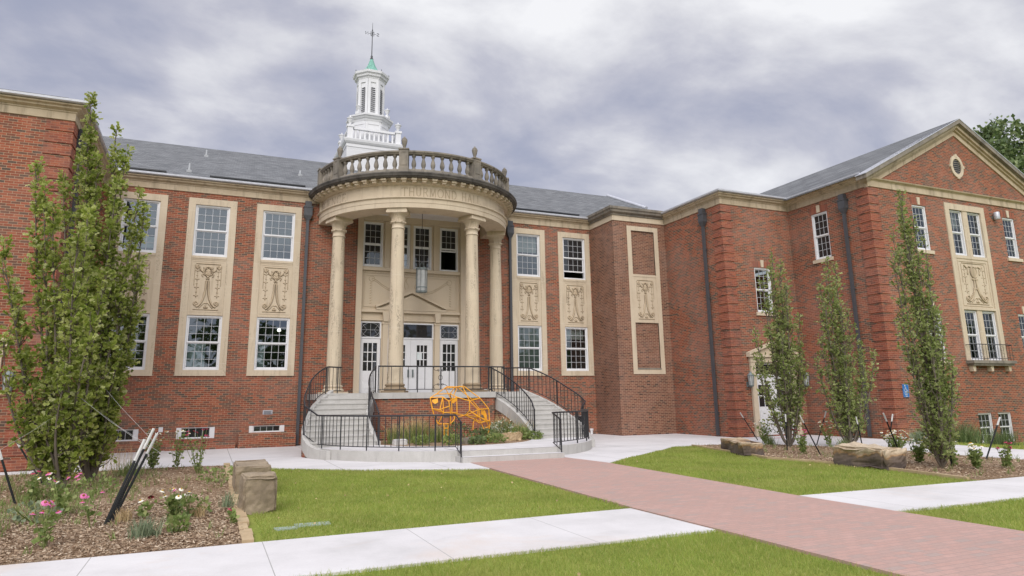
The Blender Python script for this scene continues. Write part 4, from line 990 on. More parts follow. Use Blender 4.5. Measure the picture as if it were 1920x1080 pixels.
def wall_lamp(x, y, label, nx=0, ny=-1):
    z = 2.12; o = thing('wall_lantern', (x,y,z), label, 'wall lamp', 'lanterns beside the wing doors'); cy = y-.2
    m = MB(); m.box(x-.06,x+.06,y-.03,y,z-.25,z-.05); m.tube([(x,y-.02,z-.15),(x,y-.1,z-.28),(x,cy,z-.25)], .014, 6); m.build('bracket', 'lamp_metal', o)
    m = MB(); m.lathe([(.06,z-.24),(.10,z-.2),(.10,z-.18)], (x,cy,0), 8); m.lathe([(.14,z+.18),(.14,z+.2),(.05,z+.29),(.02,z+.33)], (x,cy,0), 8)
    for k in range(8): t = R_(45*k+22.5); m.tube([(x+.09*math.cos(t),cy+.09*math.sin(t),z-.18),(x+.125*math.cos(t),cy+.125*math.sin(t),z+.18)], .009, 4)
    m.build('frame', 'lamp_metal', o); MB().lathe([(.085,z-.178),(.115,z+.178)], (x,cy,0), 8, False).build('lamp_glass', 'lamp_glass', o)
wall_lamp(19.02, WY, 'grey metal wall lantern left of the white wing door'); wall_lamp(21.86, WY, 'grey metal wall lantern right of the white wing door, by the inside corner'); wall_lamp(-4.55, LWY, 'grey metal wall lantern on the left wing beside the leafy trees')
o = thing('flood_light', (29.2,GY,8.65), 'small grey cylinder light high on the gabled wing between two windows', 'light')
MB().box(29.16,29.24,GY-.06,GY,8.55,8.68).build('bracket', 'lamp_metal', o); MB().lathe([(.10,8.5),(.11,8.52),(.11,8.78),(.09,8.8)], (29.2,GY-.16,0), 14).build('lamp_body', 'gutter_metal', o)

# accessible entrance sign
sg = thing('access_sign', (22.58,GY,1.65), 'blue wheelchair sign fixed to the brick corner of the gabled wing', 'sign')
MB().box(22.43,22.73,GY-.045,GY-.03,1.42,1.87).build('sign_plate', 'sign_blue', sg)
m = MB(); yy = GY-.049; cx, cz = 22.57, 1.70
def flat(pts, wd):
    for (a, b), (c, d) in zip(pts[:-1], pts[1:]):
        l = math.hypot(c-a, d-b); ox, oz = -(d-b)/l*wd/2, (c-a)/l*wd/2; m.quad((a-ox,yy,b-oz),(c-ox,yy,d-oz),(c+ox,yy,d+oz),(a+ox,yy,b+oz))
flat([(cx-.01+.062*math.cos(t), cz-.03+.062*math.sin(t)) for t in np.linspace(R_(130), R_(370), 14)], .018)
m.add([(cx-.02+.022*math.cos(t), yy, cz+.125+.022*math.sin(t)) for t in np.linspace(0, 6.2, 12)], [tuple(range(12))])
flat([(cx-.018,cz+.10),(cx-.008,cz+.0),(cx+.05,cz-.0),(cx+.075,cz-.08),(cx+.105,cz-.065)], .02); flat([(cx-.01,cz+.055),(cx+.045,cz+.05)], .016)
for z, a, b in ((1.565,.09,.09),(1.505,.075,.06),(1.455,.05,.05)): flat([(22.58-a,z),(22.58+b,z)], .018)
for a, b, c, d in ((22.435,22.725,1.863,1.867),(22.435,22.725,1.424,1.428),(22.434,22.438,1.424,1.867),(22.722,22.726,1.424,1.867)): m.quad((a,yy,c),(b,yy,c),(b,yy,d),(a,yy,d))
m.build('sign_symbol', 'stake_white', sg)

# ------------------------------------------------------------------ cupola on the ridge
CX, CY = 7.2, 36.0; q = 1.014; Zc = lambda z: 1.6+(z-1.6)*q
def sqr(h): return [(CX-h,CY-h),(CX+h,CY-h),(CX+h,CY+h),(CX-h,CY+h)]
def oct_(a, rot=0.): r = a/math.cos(R_(22.5)); return [(CX+r*math.cos(R_(22.5+45*k+rot)), CY+r*math.sin(R_(22.5+45*k+rot))) for k in range(8)]
cu = MB().prism(sqr(1.47), 12.2, Zc(14.55)).build('cupola', 'siding_white', hall)
def ring(prof, path, name, mat='paint_white'): return MB().sweep(prof, path, True).build(name, mat, cu)
sq = sqr(1.47); ring([(-.2,Zc(14.55)),(.03,Zc(14.55)),(.03,Zc(14.72)),(.08,Zc(14.74)),(.14,Zc(14.82)),(.17,Zc(14.93)),(.17,Zc(14.97)),(-.6,Zc(14.98))], sq, 'cupola_cornice')
for a, b in ((sq[0][0],sq[0][1]),(sq[1][0],sq[1][1])): pass
m = MB(); m.prism(sqr(1.42), Zc(14.975), Zc(15.0))
for sx in (-1, 1):
    for sy in (-1, 1): m.box(CX+sx*1.30-.14,CX+sx*1.30+.14,CY+sy*1.30-.14,CY+sy*1.30+.14,Zc(15.0),Zc(15.72)); m.box(CX+sx*1.30-.18,CX+sx*1.30+.18,CY+sy*1.30-.18,CY+sy*1.30+.18,Zc(15.66),Zc(15.78))
for s_ in (-1, 1):
    m.box(CX-1.12,CX+1.12,CY+s_*1.30-.09,CY+s_*1.30+.09,Zc(15.58),Zc(15.70)); m.box(CX+s_*1.30-.09,CX+s_*1.30+.09,CY-1.12,CY+1.12,Zc(15.58),Zc(15.70))
    for k in range(9):
        a = -1.0+k*.25; m.box(CX+a-.045,CX+a+.045,CY+s_*1.30-.03,CY+s_*1.30+.03,Zc(15.0),Zc(15.58)); m.box(CX+s_*1.30-.03,CX+s_*1.30+.03,CY+a-.045,CY+a+.045,Zc(15.0),Zc(15.58))
m.build('cupola_balustrade', 'paint_white', cu)
def urn(x, y, z, s=1.): return MB().lathe([(.09*s,z),(.09*s,z+.04),(.04*s,z+.07),(.10*s,z+.16*s),(.15*s,z+.28*s),(.16*s,z+.34*s),(.19*s,z+.36*s),(.19*s,z+.39*s),(.12*s,z+.42*s),(.03*s,z+.46*s),(.025*s,z+.54*s),(.005,z+.56*s)], (x,y,0), 14).build('urn', 'paint_white', cu)
for sx in (-1, 1):
    for sy in (-1, 1): urn(CX+sx*1.30, CY+sy*1.30, Zc(15.78))
o1 = oct_(.98); m = MB(); m.prism(o1, Zc(14.98), Zc(16.35))
for k in range(8):
    a, b = Vector(o1[k]), Vector(o1[(k+1)%8]); n = Vector(((b-a).y, -(b-a).x)).normalized()
    for t0, t1 in ((.0,.12),(.88,1.)):
        p, r = a.lerp(b, t0), a.lerp(b, t1); P = [p, r, r+n*.025, p+n*.025]; m.prism([tuple(v) for v in P][::-1], Zc(15.0), Zc(16.15))
    p, r = a.lerp(b, .12), a.lerp(b, .88); P = [p, r, r+n*.025, p+n*.025]; m.prism([tuple(v) for v in P][::-1], Zc(16.13), Zc(16.34))
m.build('lower_drum', 'paint_white', cu)
ring([(-.1,Zc(16.33)),(.04,Zc(16.34)),(.06,Zc(16.42)),(.13,Zc(16.47)),(.17,Zc(16.55)),(.24,Zc(16.58)),(.25,Zc(16.66)),(-.4,Zc(16.70))], o1, 'drum_cornice')
for k in range(4):
    t = R_(45+90*k); x, y = CX+1.12*math.cos(t), CY+1.12*math.sin(t); MB().obox((x,y), (math.cos(t),math.sin(t)), .12, .12, Zc(16.66), Zc(16.82)).build('urn_base', 'paint_white', cu); urn(x, y, Zc(16.82), .85)
o2 = oct_(.69); m = MB(); m.prism(o2, Zc(16.68), Zc(18.95))
for k in range(8):
    a, b = Vector(o2[k]), Vector(o2[(k+1)%8]); n = Vector(((b-a).y, -(b-a).x)).normalized()
    for t0, t1 in ((.0,.24),(.76,1.)):
        p, r = a.lerp(b, t0), a.lerp(b, t1); P = [p, r, r+n*.05, p+n*.05]; m.prism([tuple(v) for v in P][::-1], Zc(16.72), Zc(18.72))
    p, r = a, b; P = [p, r, r+n*.05, p+n*.05]; m.prism([tuple(v) for v in P][::-1], Zc(18.72), Zc(18.94)); m.prism([tuple(v) for v in P][::-1], Zc(16.68), Zc(16.85))
m.build('lantern_stage', 'paint_white', cu)
for k in range(8):
    a, b = Vector(o2[k]), Vector(o2[(k+1)%8]); n = Vector(((b-a).y, -(b-a).x)).normalized(); m = MB(); m2 = MB()
    cxy = a.lerp(b, .5); d = (b-a).normalized(); hw = (b-a).length*.20
    top = Zc(18.35)
    pts = [(-hw,Zc(16.98)),(hw,Zc(16.98)),(hw,top)]+[(hw*math.cos(t), top+hw*math.sin(t)) for t in np.linspace(.2, math.pi-.2, 7)]+[(-hw,top)]
    m2.add([(cxy.x+d.x*u+n.x*.004, cxy.y+d.y*u+n.y*.004, z) for u, z in pts], [tuple(range(len(pts)))]); lv = m2.build('louver', 'downspout_metal', cu)
    for j in range(13):
        z = Zc(17.0)+j*.118; hh = hw if z < top else hw*.7
        for (zz, oo_) in ((z, .05),): m.add([(cxy.x+d.x*u+n.x*v, cxy.y+d.y*u+n.y*v, zq) for u, v, zq in ((-hh,.05,zz),(hh,.05,zz),(hh,.012,zz+.05),(-hh,.012,zz+.05),(-hh,.05,zz+.012),(hh,.05,zz+.012))], [(0,1,2,3),(0,1,5,4),(4,5,2,3)])
    m.build('slats', 'paint_white', cu)
ring([(-.05,Zc(18.94)),(.06,Zc(18.94)),(.08,Zc(19.02)),(.16,Zc(19.06)),(.18,Zc(19.16)),(.26,Zc(19.22)),(.28,Zc(19.34)),(.25,Zc(19.36)),(-.2,Zc(19.40))], o2, 'lantern_cornice')
m = MB(); rows = [(.95,19.35),(.80,19.38),(.62,19.48),(.44,19.64),(.30,19.84),(.19,20.08),(.12,20.30),(.08,20.42)]; P = []
for a, z in rows: P += [(x, y_, Zc(z)) for x, y_ in oct_(a)]
m.add(P, [(i*8+k, i*8+(k+1)%8, (i+1)*8+(k+1)%8, (i+1)*8+k) for i in range(len(rows)-1) for k in range(8)]); m.build('copper_roof', 'copper', cu)
m = MB()
for x, y_ in oct_(.93): m.tube([(x,y_,Zc(19.36)),(x,y_,Zc(19.47))], [.03,.008], 5)
m.build('roof_crockets', 'downspout_metal', cu)
m = MB(); m.lathe([(.08,Zc(20.40)),(.10,Zc(20.46)),(.05,Zc(20.52)),(.07,Zc(20.60)),(.03,Zc(20.68))], (CX,CY,0), 10); m.tube([(CX,CY,Zc(20.6)),(CX,CY,Zc(21.9)),(CX,CY,Zc(22.72))], [.028,.022,.008], 6)
zz = Zc(22.02); m.ball((CX,CY,Zc(22.25)), .04); m.tube([(CX-.22,CY,zz),(CX+.22,CY,zz)], .012, 4); m.tube([(CX,CY-.24,zz),(CX,CY+.24,zz)], .012, 4)
for t in (0, 90): m.tube([(CX+.10*math.cos(a)*math.cos(R_(t)), CY+.10*math.cos(a)*math.sin(R_(t)), zz+.16*math.sin(a)) for a in np.linspace(0,6.2832,17)], .01, 4)
m.tube([(CX-.12,CY,zz-.12),(CX+.12,CY,zz+.14)], .008, 4); m.tube([(CX+.12,CY,zz-.12),(CX-.12,CY,zz+.14)], .008, 4)
def vane_letter(pts, x, s=.18): m.tube([(x+(.5-u)*s*.8,CY,zz+(v-.5)*s) for u, v in pts], .016, 4)
vane_letter([(0,0),(0,1),(1,0),(1,1)], CX-.32); vane_letter([(.95,.85),(.6,1),(.15,.9),(.1,.65),(.5,.5),(.9,.35),(.85,.1),(.4,0),(.05,.15)], CX+.32)
m.build('weather_vane', 'iron', cu)
# ------------------------------------------------------------------ planting
def in_poly(P, poly):
    x, y = P[:, 0], P[:, 1]; r = np.zeros(len(P), bool); n = len(poly)
    for i in range(n):
        (x0, y0), (x1, y1) = poly[i], poly[(i+1) % n]
        c = ((y0 > y) != (y1 > y)); xi = (x1-x0)*(y-y0)/((y1-y0) if abs(y1-y0) > 1e-9 else 1e-9)+x0; r ^= c & (x < xi)
    return r
def scatter(poly, dens):
    a = np.array(poly); lo, hi = a.min(0), a.max(0); n = int((hi-lo).prod()*dens); P = rng.uniform(lo, hi, (n, 2)); return P[in_poly(P, poly)]
def leaf_quads(C, D, size, fold=.35):
    """kite leaves at C pointing along D (n,3)"""
    n = len(C); D = D/np.linalg.norm(D, axis=1, keepdims=True); s = size*rng.uniform(.65, 1.25, (n, 1))
    r = rng.normal(size=(n, 3)); W = np.cross(D, r); W /= np.linalg.norm(W, axis=1, keepdims=True)+1e-9; Nn = np.cross(D, W)
    b = C; t = C+D*s; m = C+D*s*.55
    a1 = m+W*s*.36+Nn*s*fold*.3; a2 = m-W*s*.36+Nn*s*fold*.3
    V = np.stack([b, a1, t, a2], 1).reshape(-1, 3); F = np.arange(4*n).reshape(n, 4); return V, F
def unit(v): return v/np.linalg.norm(v)
def columnar(base, spires, label, leaf, mat, group, gap=.20, per=15, twig=.24, t0=.10, stem=.04, name='columnar_oak', puff=.13):
    """several steep limbs from one foot; each carries upright twigs that end in loose tufts of leaves"""
    bx, by = base; o = thing(name, (bx,by,0), label, 'tree', group); tr = MB(); C = []; D = []
    for (tx, ty, tz) in spires:
        K = 14; pts = []; ph = rng.uniform(0, 6.28)
        for k in range(K+1):
            t = k/K; g = t**.6; w_ = .06*math.sin(4*t+ph)*min(1, 4*t)
            pts.append((bx+(tx-bx)*g+w_, by+(ty-by)*g+w_*.7, max(.0, tz*t)))
        tr.tube(pts, [stem*(1-k/K)**.8*.9+.006 for k in range(K+1)], 6, False)
        n = int(tz*(1-t0)/gap); pts = np.array(pts)
        for k in range(n+1):
            t = min(.999, t0+(1-t0)*(k+rng.uniform(0,1))/max(1,n)); i = min(K-1, int(t*K)); p = pts[i]+(pts[i+1]-pts[i])*(t*K-i)
            if rng.random() < .10: continue
            for q in range(3 if t < .85 else 2):
                a = rng.uniform(0, 6.28); rad = twig*rng.uniform(.2, 1.)*(1.25-.75*t)
                if t > .93: rad *= .5
                up = rng.uniform(.10,.42)
                tip = p+np.array([math.cos(a)*rad, math.sin(a)*rad, up])
                tr.tube([tuple(p), tuple(p+(tip-p)*np.array([.65,.65,.4])), tuple(tip)], [.011,.008,.003], 4, False)
                m = int(per*rng.uniform(.5, 1.35)); d = rng.normal(size=(m, 3)); d[:, 2] = d[:, 2]*.7+.45; d /= np.linalg.norm(d, axis=1, keepdims=True)
                back = rng.uniform(0, 1, (m, 1))**1.6*np.array([[ (p-tip)[0], (p-tip)[1], -up ]])*.8
                C.append(tip+back+d*rng.uniform(.0, 1., (m, 1))*puff*.6); D.append(d)
    C = np.concatenate(C); D = np.concatenate(D); s = leaf*rng.uniform(.6, 1.15, (len(C), 1))
    V, F = oak_leaves(C, D, s); tr.build('trunk', 'bark', o); np_mesh('crown', V, F, mat, o); return o
def oak_leaves(C, D, s):
    """lobed leaves, two bent halves each"""
    n = len(C); r = rng.normal(size=(n, 3)); W = np.cross(D, r); W /= np.linalg.norm(W, axis=1, keepdims=True)+1e-9; Nn = np.cross(D, W); bend = rng.uniform(.05, .35, (n, 1))
    P = lambda u, v, h: C+D*s*u+W*s*v+Nn*s*(h*bend)
    V = np.stack([P(0,0,0), P(.35,.30,.5), P(.55,.17,.2), P(.78,.33,.2), P(1.,.0,-.5), P(.78,-.33,.2), P(.55,-.17,.2), P(.35,-.30,.5)], 1).reshape(-1, 3); k = np.arange(n)[:, None]*8
    F = np.concatenate([k+np.array([[0,1,2,4]]), k+np.array([[0,4,6,7]]), k+np.array([[2,3,4,4]])[:, :4], k+np.array([[4,5,6,6]])])
    F = F[:2*n]; F2 = np.concatenate([k+np.array([[0,1,2,6]]), k+np.array([[2,3,4,6]]), k+np.array([[4,5,6,2]]), k+np.array([[6,7,0,2]])])
    return V, F2
columnar((-2.42,15.55), [(-3.40,15.6,6.05),(-3.25,15.4,5.5),(-3.75,15.5,4.3),(-3.62,15.8,3.7),(-3.0,15.3,5.4),(-2.6,15.9,5.2),(-2.0,15.4,4.0),(-2.5,15.2,4.6),(-2.15,15.2,3.0),(-3.55,15.3,2.6),(-1.95,15.7,2.6),(-2.5,15.0,2.0),(-3.0,15.4,1.7),(-2.3,15.3,1.3),(-2.7,15.2,1.2)],
    'bushy columnar oak with low leafy branches, nearer of the two at the left wing', .11, 'oak_leaf', 'columnar oaks in the planting beds', .22, 16, .26, .05, .03)
columnar((-2.15,17.1), [(-2.95,17.2,8.3),(-2.95,17.1,7.5),(-2.70,17.0,6.8),(-2.33,17.2,7.5),(-2.1,17.1,7.0),(-1.75,17.1,6.2),(-1.62,17.2,5.7),(-3.35,17.2,6.4),(-3.1,17.5,6.9),(-1.68,17.3,4.6),(-2.2,16.9,6.2),(-1.9,17.0,3.8),(-2.6,16.8,5.5),(-2.5,16.7,4.0),(-1.8,16.8,2.6),(-2.4,16.8,2.4)],
    'tall spired columnar oak standing in front of the left windows', .11, 'oak_leaf', 'columnar oaks in the planting beds', .21, 17, .28, .06, .035)
Y = ('young_leaf', 'columnar oaks in the planting beds')
columnar((16.4,16.4), [(16.43,16.4,5.75),(16.2,16.3,5.3),(16.75,16.5,5.3),(16.5,16.2,5.5),(16.0,16.5,4.9),(15.9,16.3,4.3),(17.0,16.5,4.7),(15.45,16.4,3.3),(16.5,16.0,4.9),(17.3,16.4,3.7),(15.3,16.3,2.6),(16.9,16.1,2.6),(16.1,16.0,3.2),(16.6,16.7,3.9),(17.25,16.3,2.6)],
    'slim columnar oak in front of the white wing door', .095, *Y, .19, 10, .30, .12, .028, 'columnar_oak', .15)
columnar((18.05,15.6), [(17.95,15.6,5.55),(17.7,15.5,5.2),(18.3,15.7,4.9),(18.15,15.5,5.35),(17.6,15.7,4.8),(17.5,15.5,4.2),(18.6,15.6,3.9),(17.3,15.6,3.0),(18.9,15.5,3.0),(18.0,15.3,4.3),(19.4,15.5,2.6),(19.2,15.8,2.0),(17.0,15.6,2.4),(17.7,15.2,2.5),(18.5,15.2,2.3)],
    'columnar oak at the inner corner behind the tan boulder, widest near its foot', .095, *Y, .19, 10, .32, .08, .028, 'columnar_oak', .15)
columnar((14.42,10.2), [(14.27,10.2,5.85),(14.42,10.3,5.5),(14.12,10.1,5.5),(14.3,10.0,5.2),(13.85,10.2,4.9),(13.75,10.2,4.3),(14.6,10.0,4.8),(14.2,10.1,5.0),(14.85,10.2,3.9),(13.75,10.2,3.0),(14.9,10.1,3.0),(15.1,10.3,2.5),(14.4,9.9,3.4),(14.2,9.9,2.4),(14.75,9.9,2.0),(15.2,10.2,1.9)],
    'columnar oak with a bare lower trunk before the gabled wing', .078, *Y, .17, 12, .25, .05, .024, 'columnar_oak', .12)
def broad_tree(base, H, blobs, leaf, n, label, name='shade_tree', mat='dark_leaf'):
    bx, by = base; o = thing(name, (bx,by,0), label, 'tree', 'trees behind the hall'); m = MB(); m.tube([(bx,by,0),(bx+.1,by,H*.35),(bx,by,H*.8)], [.4,.3,.08], 8)
    C = []; D = []
    for (dx, dy, z, r) in blobs:
        m.tube([(bx,by,H*.4),(bx+dx*.6,by+dy*.6,z-r*.4),(bx+dx,by+dy,z)], [.14,.09,.03], 5)
        k = int(n*r*r); cl = rng.normal(size=(max(6,int(14*r)), 3)); cl /= np.linalg.norm(cl, axis=1, keepdims=True); cl = cl*rng.uniform(.45,1.,(len(cl),1))*r
        idx = rng.integers(0, len(cl), k); c = cl[idx]+rng.normal(size=(k,3))*r*.20; C.append(c+np.array([bx+dx,by+dy,z])); d = rng.normal(size=(k,3)); d[:,2] += .3; D.append(d)
    V, F = leaf_quads(np.concatenate(C), np.concatenate(D), leaf); m.build('trunk', 'bark', o); np_mesh('crown', V, F, mat, o)
broad_tree((48.2,26.5), 20, [(-.9,0,18.2,1.3),(.9,0,17.6,1.5),(-1.8,0,15.8,1.8),(.3,.5,15.2,2.3),(2.2,0,15.2,1.9),(-.6,-.5,12.8,2.4),(2.2,0,12.4,2.4),(0,0,10,2.5)], .34, 420, 'full green shade tree rising behind the gable roof')
broad_tree((52.8,27), 17.5, [(.3,0,16.2,1.4),(-.5,0,14,1.8),(1.6,0,14.2,1.9),(0,0,11.5,2.4),(2,0,11,2.2)], .34, 420, 'darker shade tree at the right edge of the picture behind the roof')
# woods on the far side of the green: they show only as reflections in the panes
C = []
for k in range(520):
    x = rng.uniform(-90, 130); h = 11.5+1.6*math.sin(x*.13)+1.5*math.sin(x*.37+1)+rng.uniform(-1., 1.); r = rng.uniform(1.6, 2.8); z = rng.uniform(.5, max(2, h-r)); C.append(np.array([x, -38+rng.uniform(-4,4), z])+rng.normal(size=(45,3))*np.array([r,r,r])*.55)
C = np.concatenate(C); V, F = leaf_quads(C, rng.normal(size=C.shape), 1.1); tag(np_mesh('far_wood', V, F, 'dark_leaf'), 'line of trees across the green, seen only in the window panes', 'trees', None, 'stuff')

# grass of the lawns
LAWNS = [([(.0,4.0),(5.69,4.0),(5.69,6.985),(-.6,6.985)], 2900, .0075), ([(.72,8.86),(5.69,8.86),(5.74,9.0),(5.9,15.15),(3.4,16.45),(1.5,18.05),(.72,19.3)], 1350, .011),
 ([(8.73,8.64),(12.88,8.45),(13.2,10.4),(13.25,12.2),(13.0,13.8),(13.5,15.5),(14.25,18.3),(13.7,18.45),(12.4,17.45),(10.3,15.9),(9.1,14.9)], 1150, .013), ([(8.72,4.0),(18,4.0),(18,6.68),(8.72,6.88)], 1500, .010), ([(20.65,9),(30,9),(30,16.9),(21.7,16.6),(20.65,13)], 260, .02)]
V = []; 
for poly, dens, wd in LAWNS:
    P = scatter(poly, dens); n = len(P); a = rng.uniform(0, 6.28, n); h = rng.uniform(.016, .036, n)*(1+.35*np.sin(P[:,0]*2.1)*np.sin(P[:,1]*1.7)); w2 = wd*rng.uniform(.6, 1.2, n)/2; le = rng.normal(size=(n,2))*.022
    b = np.c_[P, np.array([-.02+gz(q[0], q[1]) for q in P])]; s = np.c_[np.cos(a)*w2, np.sin(a)*w2, np.zeros(n)]; t = b+np.c_[le, h+.02]
    V.append(np.stack([b-s, b+s, t], 1).reshape(-1, 3))
for poly, dens, wd in LAWNS[:4]:
    for (x0, y0), (x1, y1) in zip(poly, poly[1:]+poly[:1]):
        l = math.hypot(x1-x0, y1-y0); n = int(l*90); t = rng.uniform(0, 1, n); P = np.c_[x0+(x1-x0)*t, y0+(y1-y0)*t]+rng.normal(size=(n,2))*.018; a = rng.uniform(0,6.28,n); w2 = wd*rng.uniform(.6,1.2,n)/2; h = rng.uniform(.025,.045,n)*(1+.4*np.sin(t*l*3.1))
        b = np.c_[P, np.full(n, -.01)]; s = np.c_[np.cos(a)*w2, np.sin(a)*w2, np.zeros(n)]; tt = b+np.c_[rng.normal(size=(n,2))*.03, h]; V.append(np.stack([b-s, b+s, tt], 1).reshape(-1, 3))
V = np.concatenate(V); tag(np_mesh('lawn_grass', V, np.arange(len(V)).reshape(-1, 3), 'grass_blade'), 'short mown green grass of the lawns', 'grass', None, 'stuff')
# wood chips, ground weeds
V = []
for poly, dens in (([(-5,8.88),(.5,8.88),(.5,13.2),(-5,13.2)], 1700), ([(-7,13.2),(.5,13.2),(.5,19.6),(-2,19.7),(-7,19.6)], 330), (BEDR, 420)):
    P = scatter(poly, dens); n = len(P); a = rng.uniform(0, 6.28, n); l = rng.uniform(.008, .026, n); w2 = rng.uniform(.0025, .006, n); z = rng.uniform(.004, .028, n); ti = rng.normal(size=n)*.25
    c = np.c_[P, z]; u = np.c_[np.cos(a)*l, np.sin(a)*l, ti*l]; v = np.c_[-np.sin(a)*w2, np.cos(a)*w2, rng.normal(size=n)*.003]
    V.append(np.stack([c-u-v, c+u-v, c+u+v, c-u+v], 1).reshape(-1, 3))
V = np.concatenate(V); tag(np_mesh('wood_chips', V, np.arange(len(V)).reshape(-1, 4), 'chip'), 'shredded brown bark mulch covering the planting beds', 'mulch', None, 'stuff')
def blades(P, h0, h1, wd, lean, z=0., seg=2):
    n = len(P); a = rng.uniform(0, 6.28, n); h = rng.uniform(h0, h1, n); le = rng.normal(size=(n, 2))*lean*h[:, None]; s = np.c_[np.cos(a)*wd/2, np.sin(a)*wd/2, np.zeros(n)]
    b = np.c_[P, np.full(n, z)]; m = b+np.c_[le*.35, h*.62]; t = b+np.c_[le, h]
    V = np.stack([b-s, b+s, m+s*.7, m-s*.7, t+s*.06, t-s*.06], 1).reshape(-1, 3); k = np.arange(n)[:, None]*6; F = np.concatenate([k+np.array([[0,1,2,3]]), k+np.array([[3,2,4,5]])]); return V, F
P = np.concatenate([scatter([(-5,8.9),(.45,8.9),(.45,19.5),(-5,19.5)], 2), scatter([(-4,13.5),(-1.0,13.5),(-.8,19.7),(-4,19.7)], 12), scatter(BEDR, 3), scatter([(-3.4,11.5),(-1.7,11.5),(-1.7,14.8),(-3.4,14.8)], 40)])
P = np.repeat(P, 7, 0)+rng.normal(size=(len(P)*7, 2))*.03; V, F = blades(P, .04, .16, .011, .45)
tag(np_mesh('bed_weeds', V, F, 'herb_leaf'), 'low scattered weeds sprouting through the mulch', 'weeds', None, 'stuff')

def clump(x, y, r, h, n, label, mat='herb_leaf', z=0., lean=.35, wd=.012, name='grass_clump', cat='plant', group=None, plumes=0):
    o = thing(name, (x,y,z), label, cat, group); P = rng.normal(size=(n, 2))*r*.4+np.array([x, y]); V, F = blades(P, h*.5, h, wd, lean, z); np_mesh('blades', V, F, mat, o)
    if plumes:
        P = rng.normal(size=(plumes, 2))*r*.35+np.array([x, y]); V, F = blades(P, h*.95, h*1.25, .02, lean*.8, z); np_mesh('plumes', V, F, 'dry_grass', o)
    return o
def leafy(x, y, r, h, n, label, mat='herb_leaf', z=0., leaf=.07, name='leafy_plant', group=None, dots=None, nd=0):
    o = thing(name, (x,y,z), label, 'plant', group); m = MB(); C = []
    for k in range(9): a, q = rng.uniform(0,6.28), rng.uniform(.2,1)*r; m.tube([(x,y,z),(x+q*.6*math.cos(a),y+q*.6*math.sin(a),z+h*.5),(x+q*math.cos(a),y+q*math.sin(a),z+h*.9)], [.007,.005,.002], 4, False)
    u = rng.normal(size=(n,3)); u /= np.linalg.norm(u,axis=1,keepdims=True); u *= rng.uniform(.3,1,(n,1))**.5; C = np.array([x,y,z+h*.5])+u*np.array([r,r,h*.5]); d = u+rng.normal(size=(n,3))*.5; d[:,2] += .3
    V, F = leaf_quads(C, d, leaf); m.build('stems', 'herb_leaf', o); np_mesh('leaves', V, F, mat, o)
    if dots:
        C = np.array([x,y,z+h*.62])+u[:nd]*np.array([r,r,h*.52]); V, F = leaf_quads(np.repeat(C,4,0), rng.normal(size=(nd*4,3)), .035); np_mesh('blossoms', V, F, dots, o)
    return o
FL = {}
def flower_mesh(pet, cone, s):
    k = (pet, cone)
    if k not in FL:
        m = MB(); n = 12
        for i in range(n):
            t = 2*math.pi*i/n; c_, s_ = math.cos(t), math.sin(t); w_ = .011
            m.add([(c_*.012-s_*w_*.5,s_*.012+c_*w_*.5,.004),(c_*.012+s_*w_*.5,s_*.012-c_*w_*.5,.004),(c_*.034+s_*w_,s_*.034-c_*w_,-.004),(c_*.052+s_*w_*.6,s_*.052-c_*w_*.6,-.016),(c_*.052-s_*w_*.6,s_*.052+c_*w_*.6,-.016),(c_*.034-s_*w_,s_*.034+c_*w_,-.004)], [(0,1,2,5),(5,2,3,4)])
        FL[k] = (m.data('flower', pet), MB().lathe([(.018,0),(.020,.008),(.013,.022),(.002,.027)], (0,0,0), 8).data('flower_cone', cone))
    return FL[k]
def coneflower(x, y, h, heads, label, z=0., leaf_n=90, spread=.2, size=.74, group='coneflowers in the planting beds', lm='herb_leaf'):
    o = thing('coneflower', (x,y,z), label, 'flower', group); m = MB(); C = []; D = []
    for pet, cone, cnt in heads:
        fm, cm = flower_mesh(pet, cone, size)
        for k in range(cnt):
            a, q = rng.uniform(0, 6.28), spread*math.sqrt(rng.uniform(.02, 1)); hh = h*rng.uniform(.72, 1.05); tx, ty = x+q*math.cos(a), y+q*math.sin(a)
            m.tube([(x+.02*math.cos(a),y+.02*math.sin(a),z),(x+.55*(tx-x),y+.55*(ty-y),z+hh*.55),(tx,ty,z+hh)], [.006,.005,.004], 4, False)
            f = link('flower', fm, o, (tx-x,ty-y,hh)); f.rotation_euler = (rng.normal()*.3-.25, rng.normal()*.3, rng.uniform(0,6)); f.scale = (size*rng.uniform(.85,1.15),)*3; link('flower_cone', cm, f)
            for j in range(int(.6*leaf_n/max(1,cnt))+2):
                t = rng.uniform(.08,.8); C.append((x+(tx-x)*t+rng.normal()*.03, y+(ty-y)*t+rng.normal()*.03, z+hh*t)); D.append((rng.normal(), rng.normal(), .45))
    m.build('stems', 'herb_leaf', o); V, F = leaf_quads(np.array(C), np.array(D), .08); np_mesh('leaves', V, F, lm, o); return o
PK = ('petal_pink','flower_cone'); PW = ('petal_white','cone_yellow'); PR_ = ('petal_red','seed_brown'); PB = ('petal_white','seed_brown')
coneflower(-1.60,9.65,.50,[(*PK,7)], 'pink coneflowers nearest the left end of the sidewalk', spread=.16)
coneflower(-1.30,10.9,.42,[(*PK,4)], 'sparse pink coneflower on bare stems just left of the leaning stakes', spread=.22, leaf_n=40)
coneflower(-1.85,12.2,.60,[(*PK,6),(*PW,1)], 'pink coneflowers in front of the nearer oak', spread=.25)
coneflower(-2.62,14.2,.50,[(*PW,5),(*PR_,2)], 'white coneflowers beside the dark stakes at the left picture edge', spread=.25)
coneflower(-.32,10.85,.46,[(*PW,8),(*PK,1)], 'bright green clump of white coneflowers in the middle of the left bed', spread=.20, leaf_n=170)
coneflower(-.72,11.3,.30,[(*PW,1),(*PR_,1)], 'low coneflower with one white and one crimson head', spread=.12, leaf_n=30)
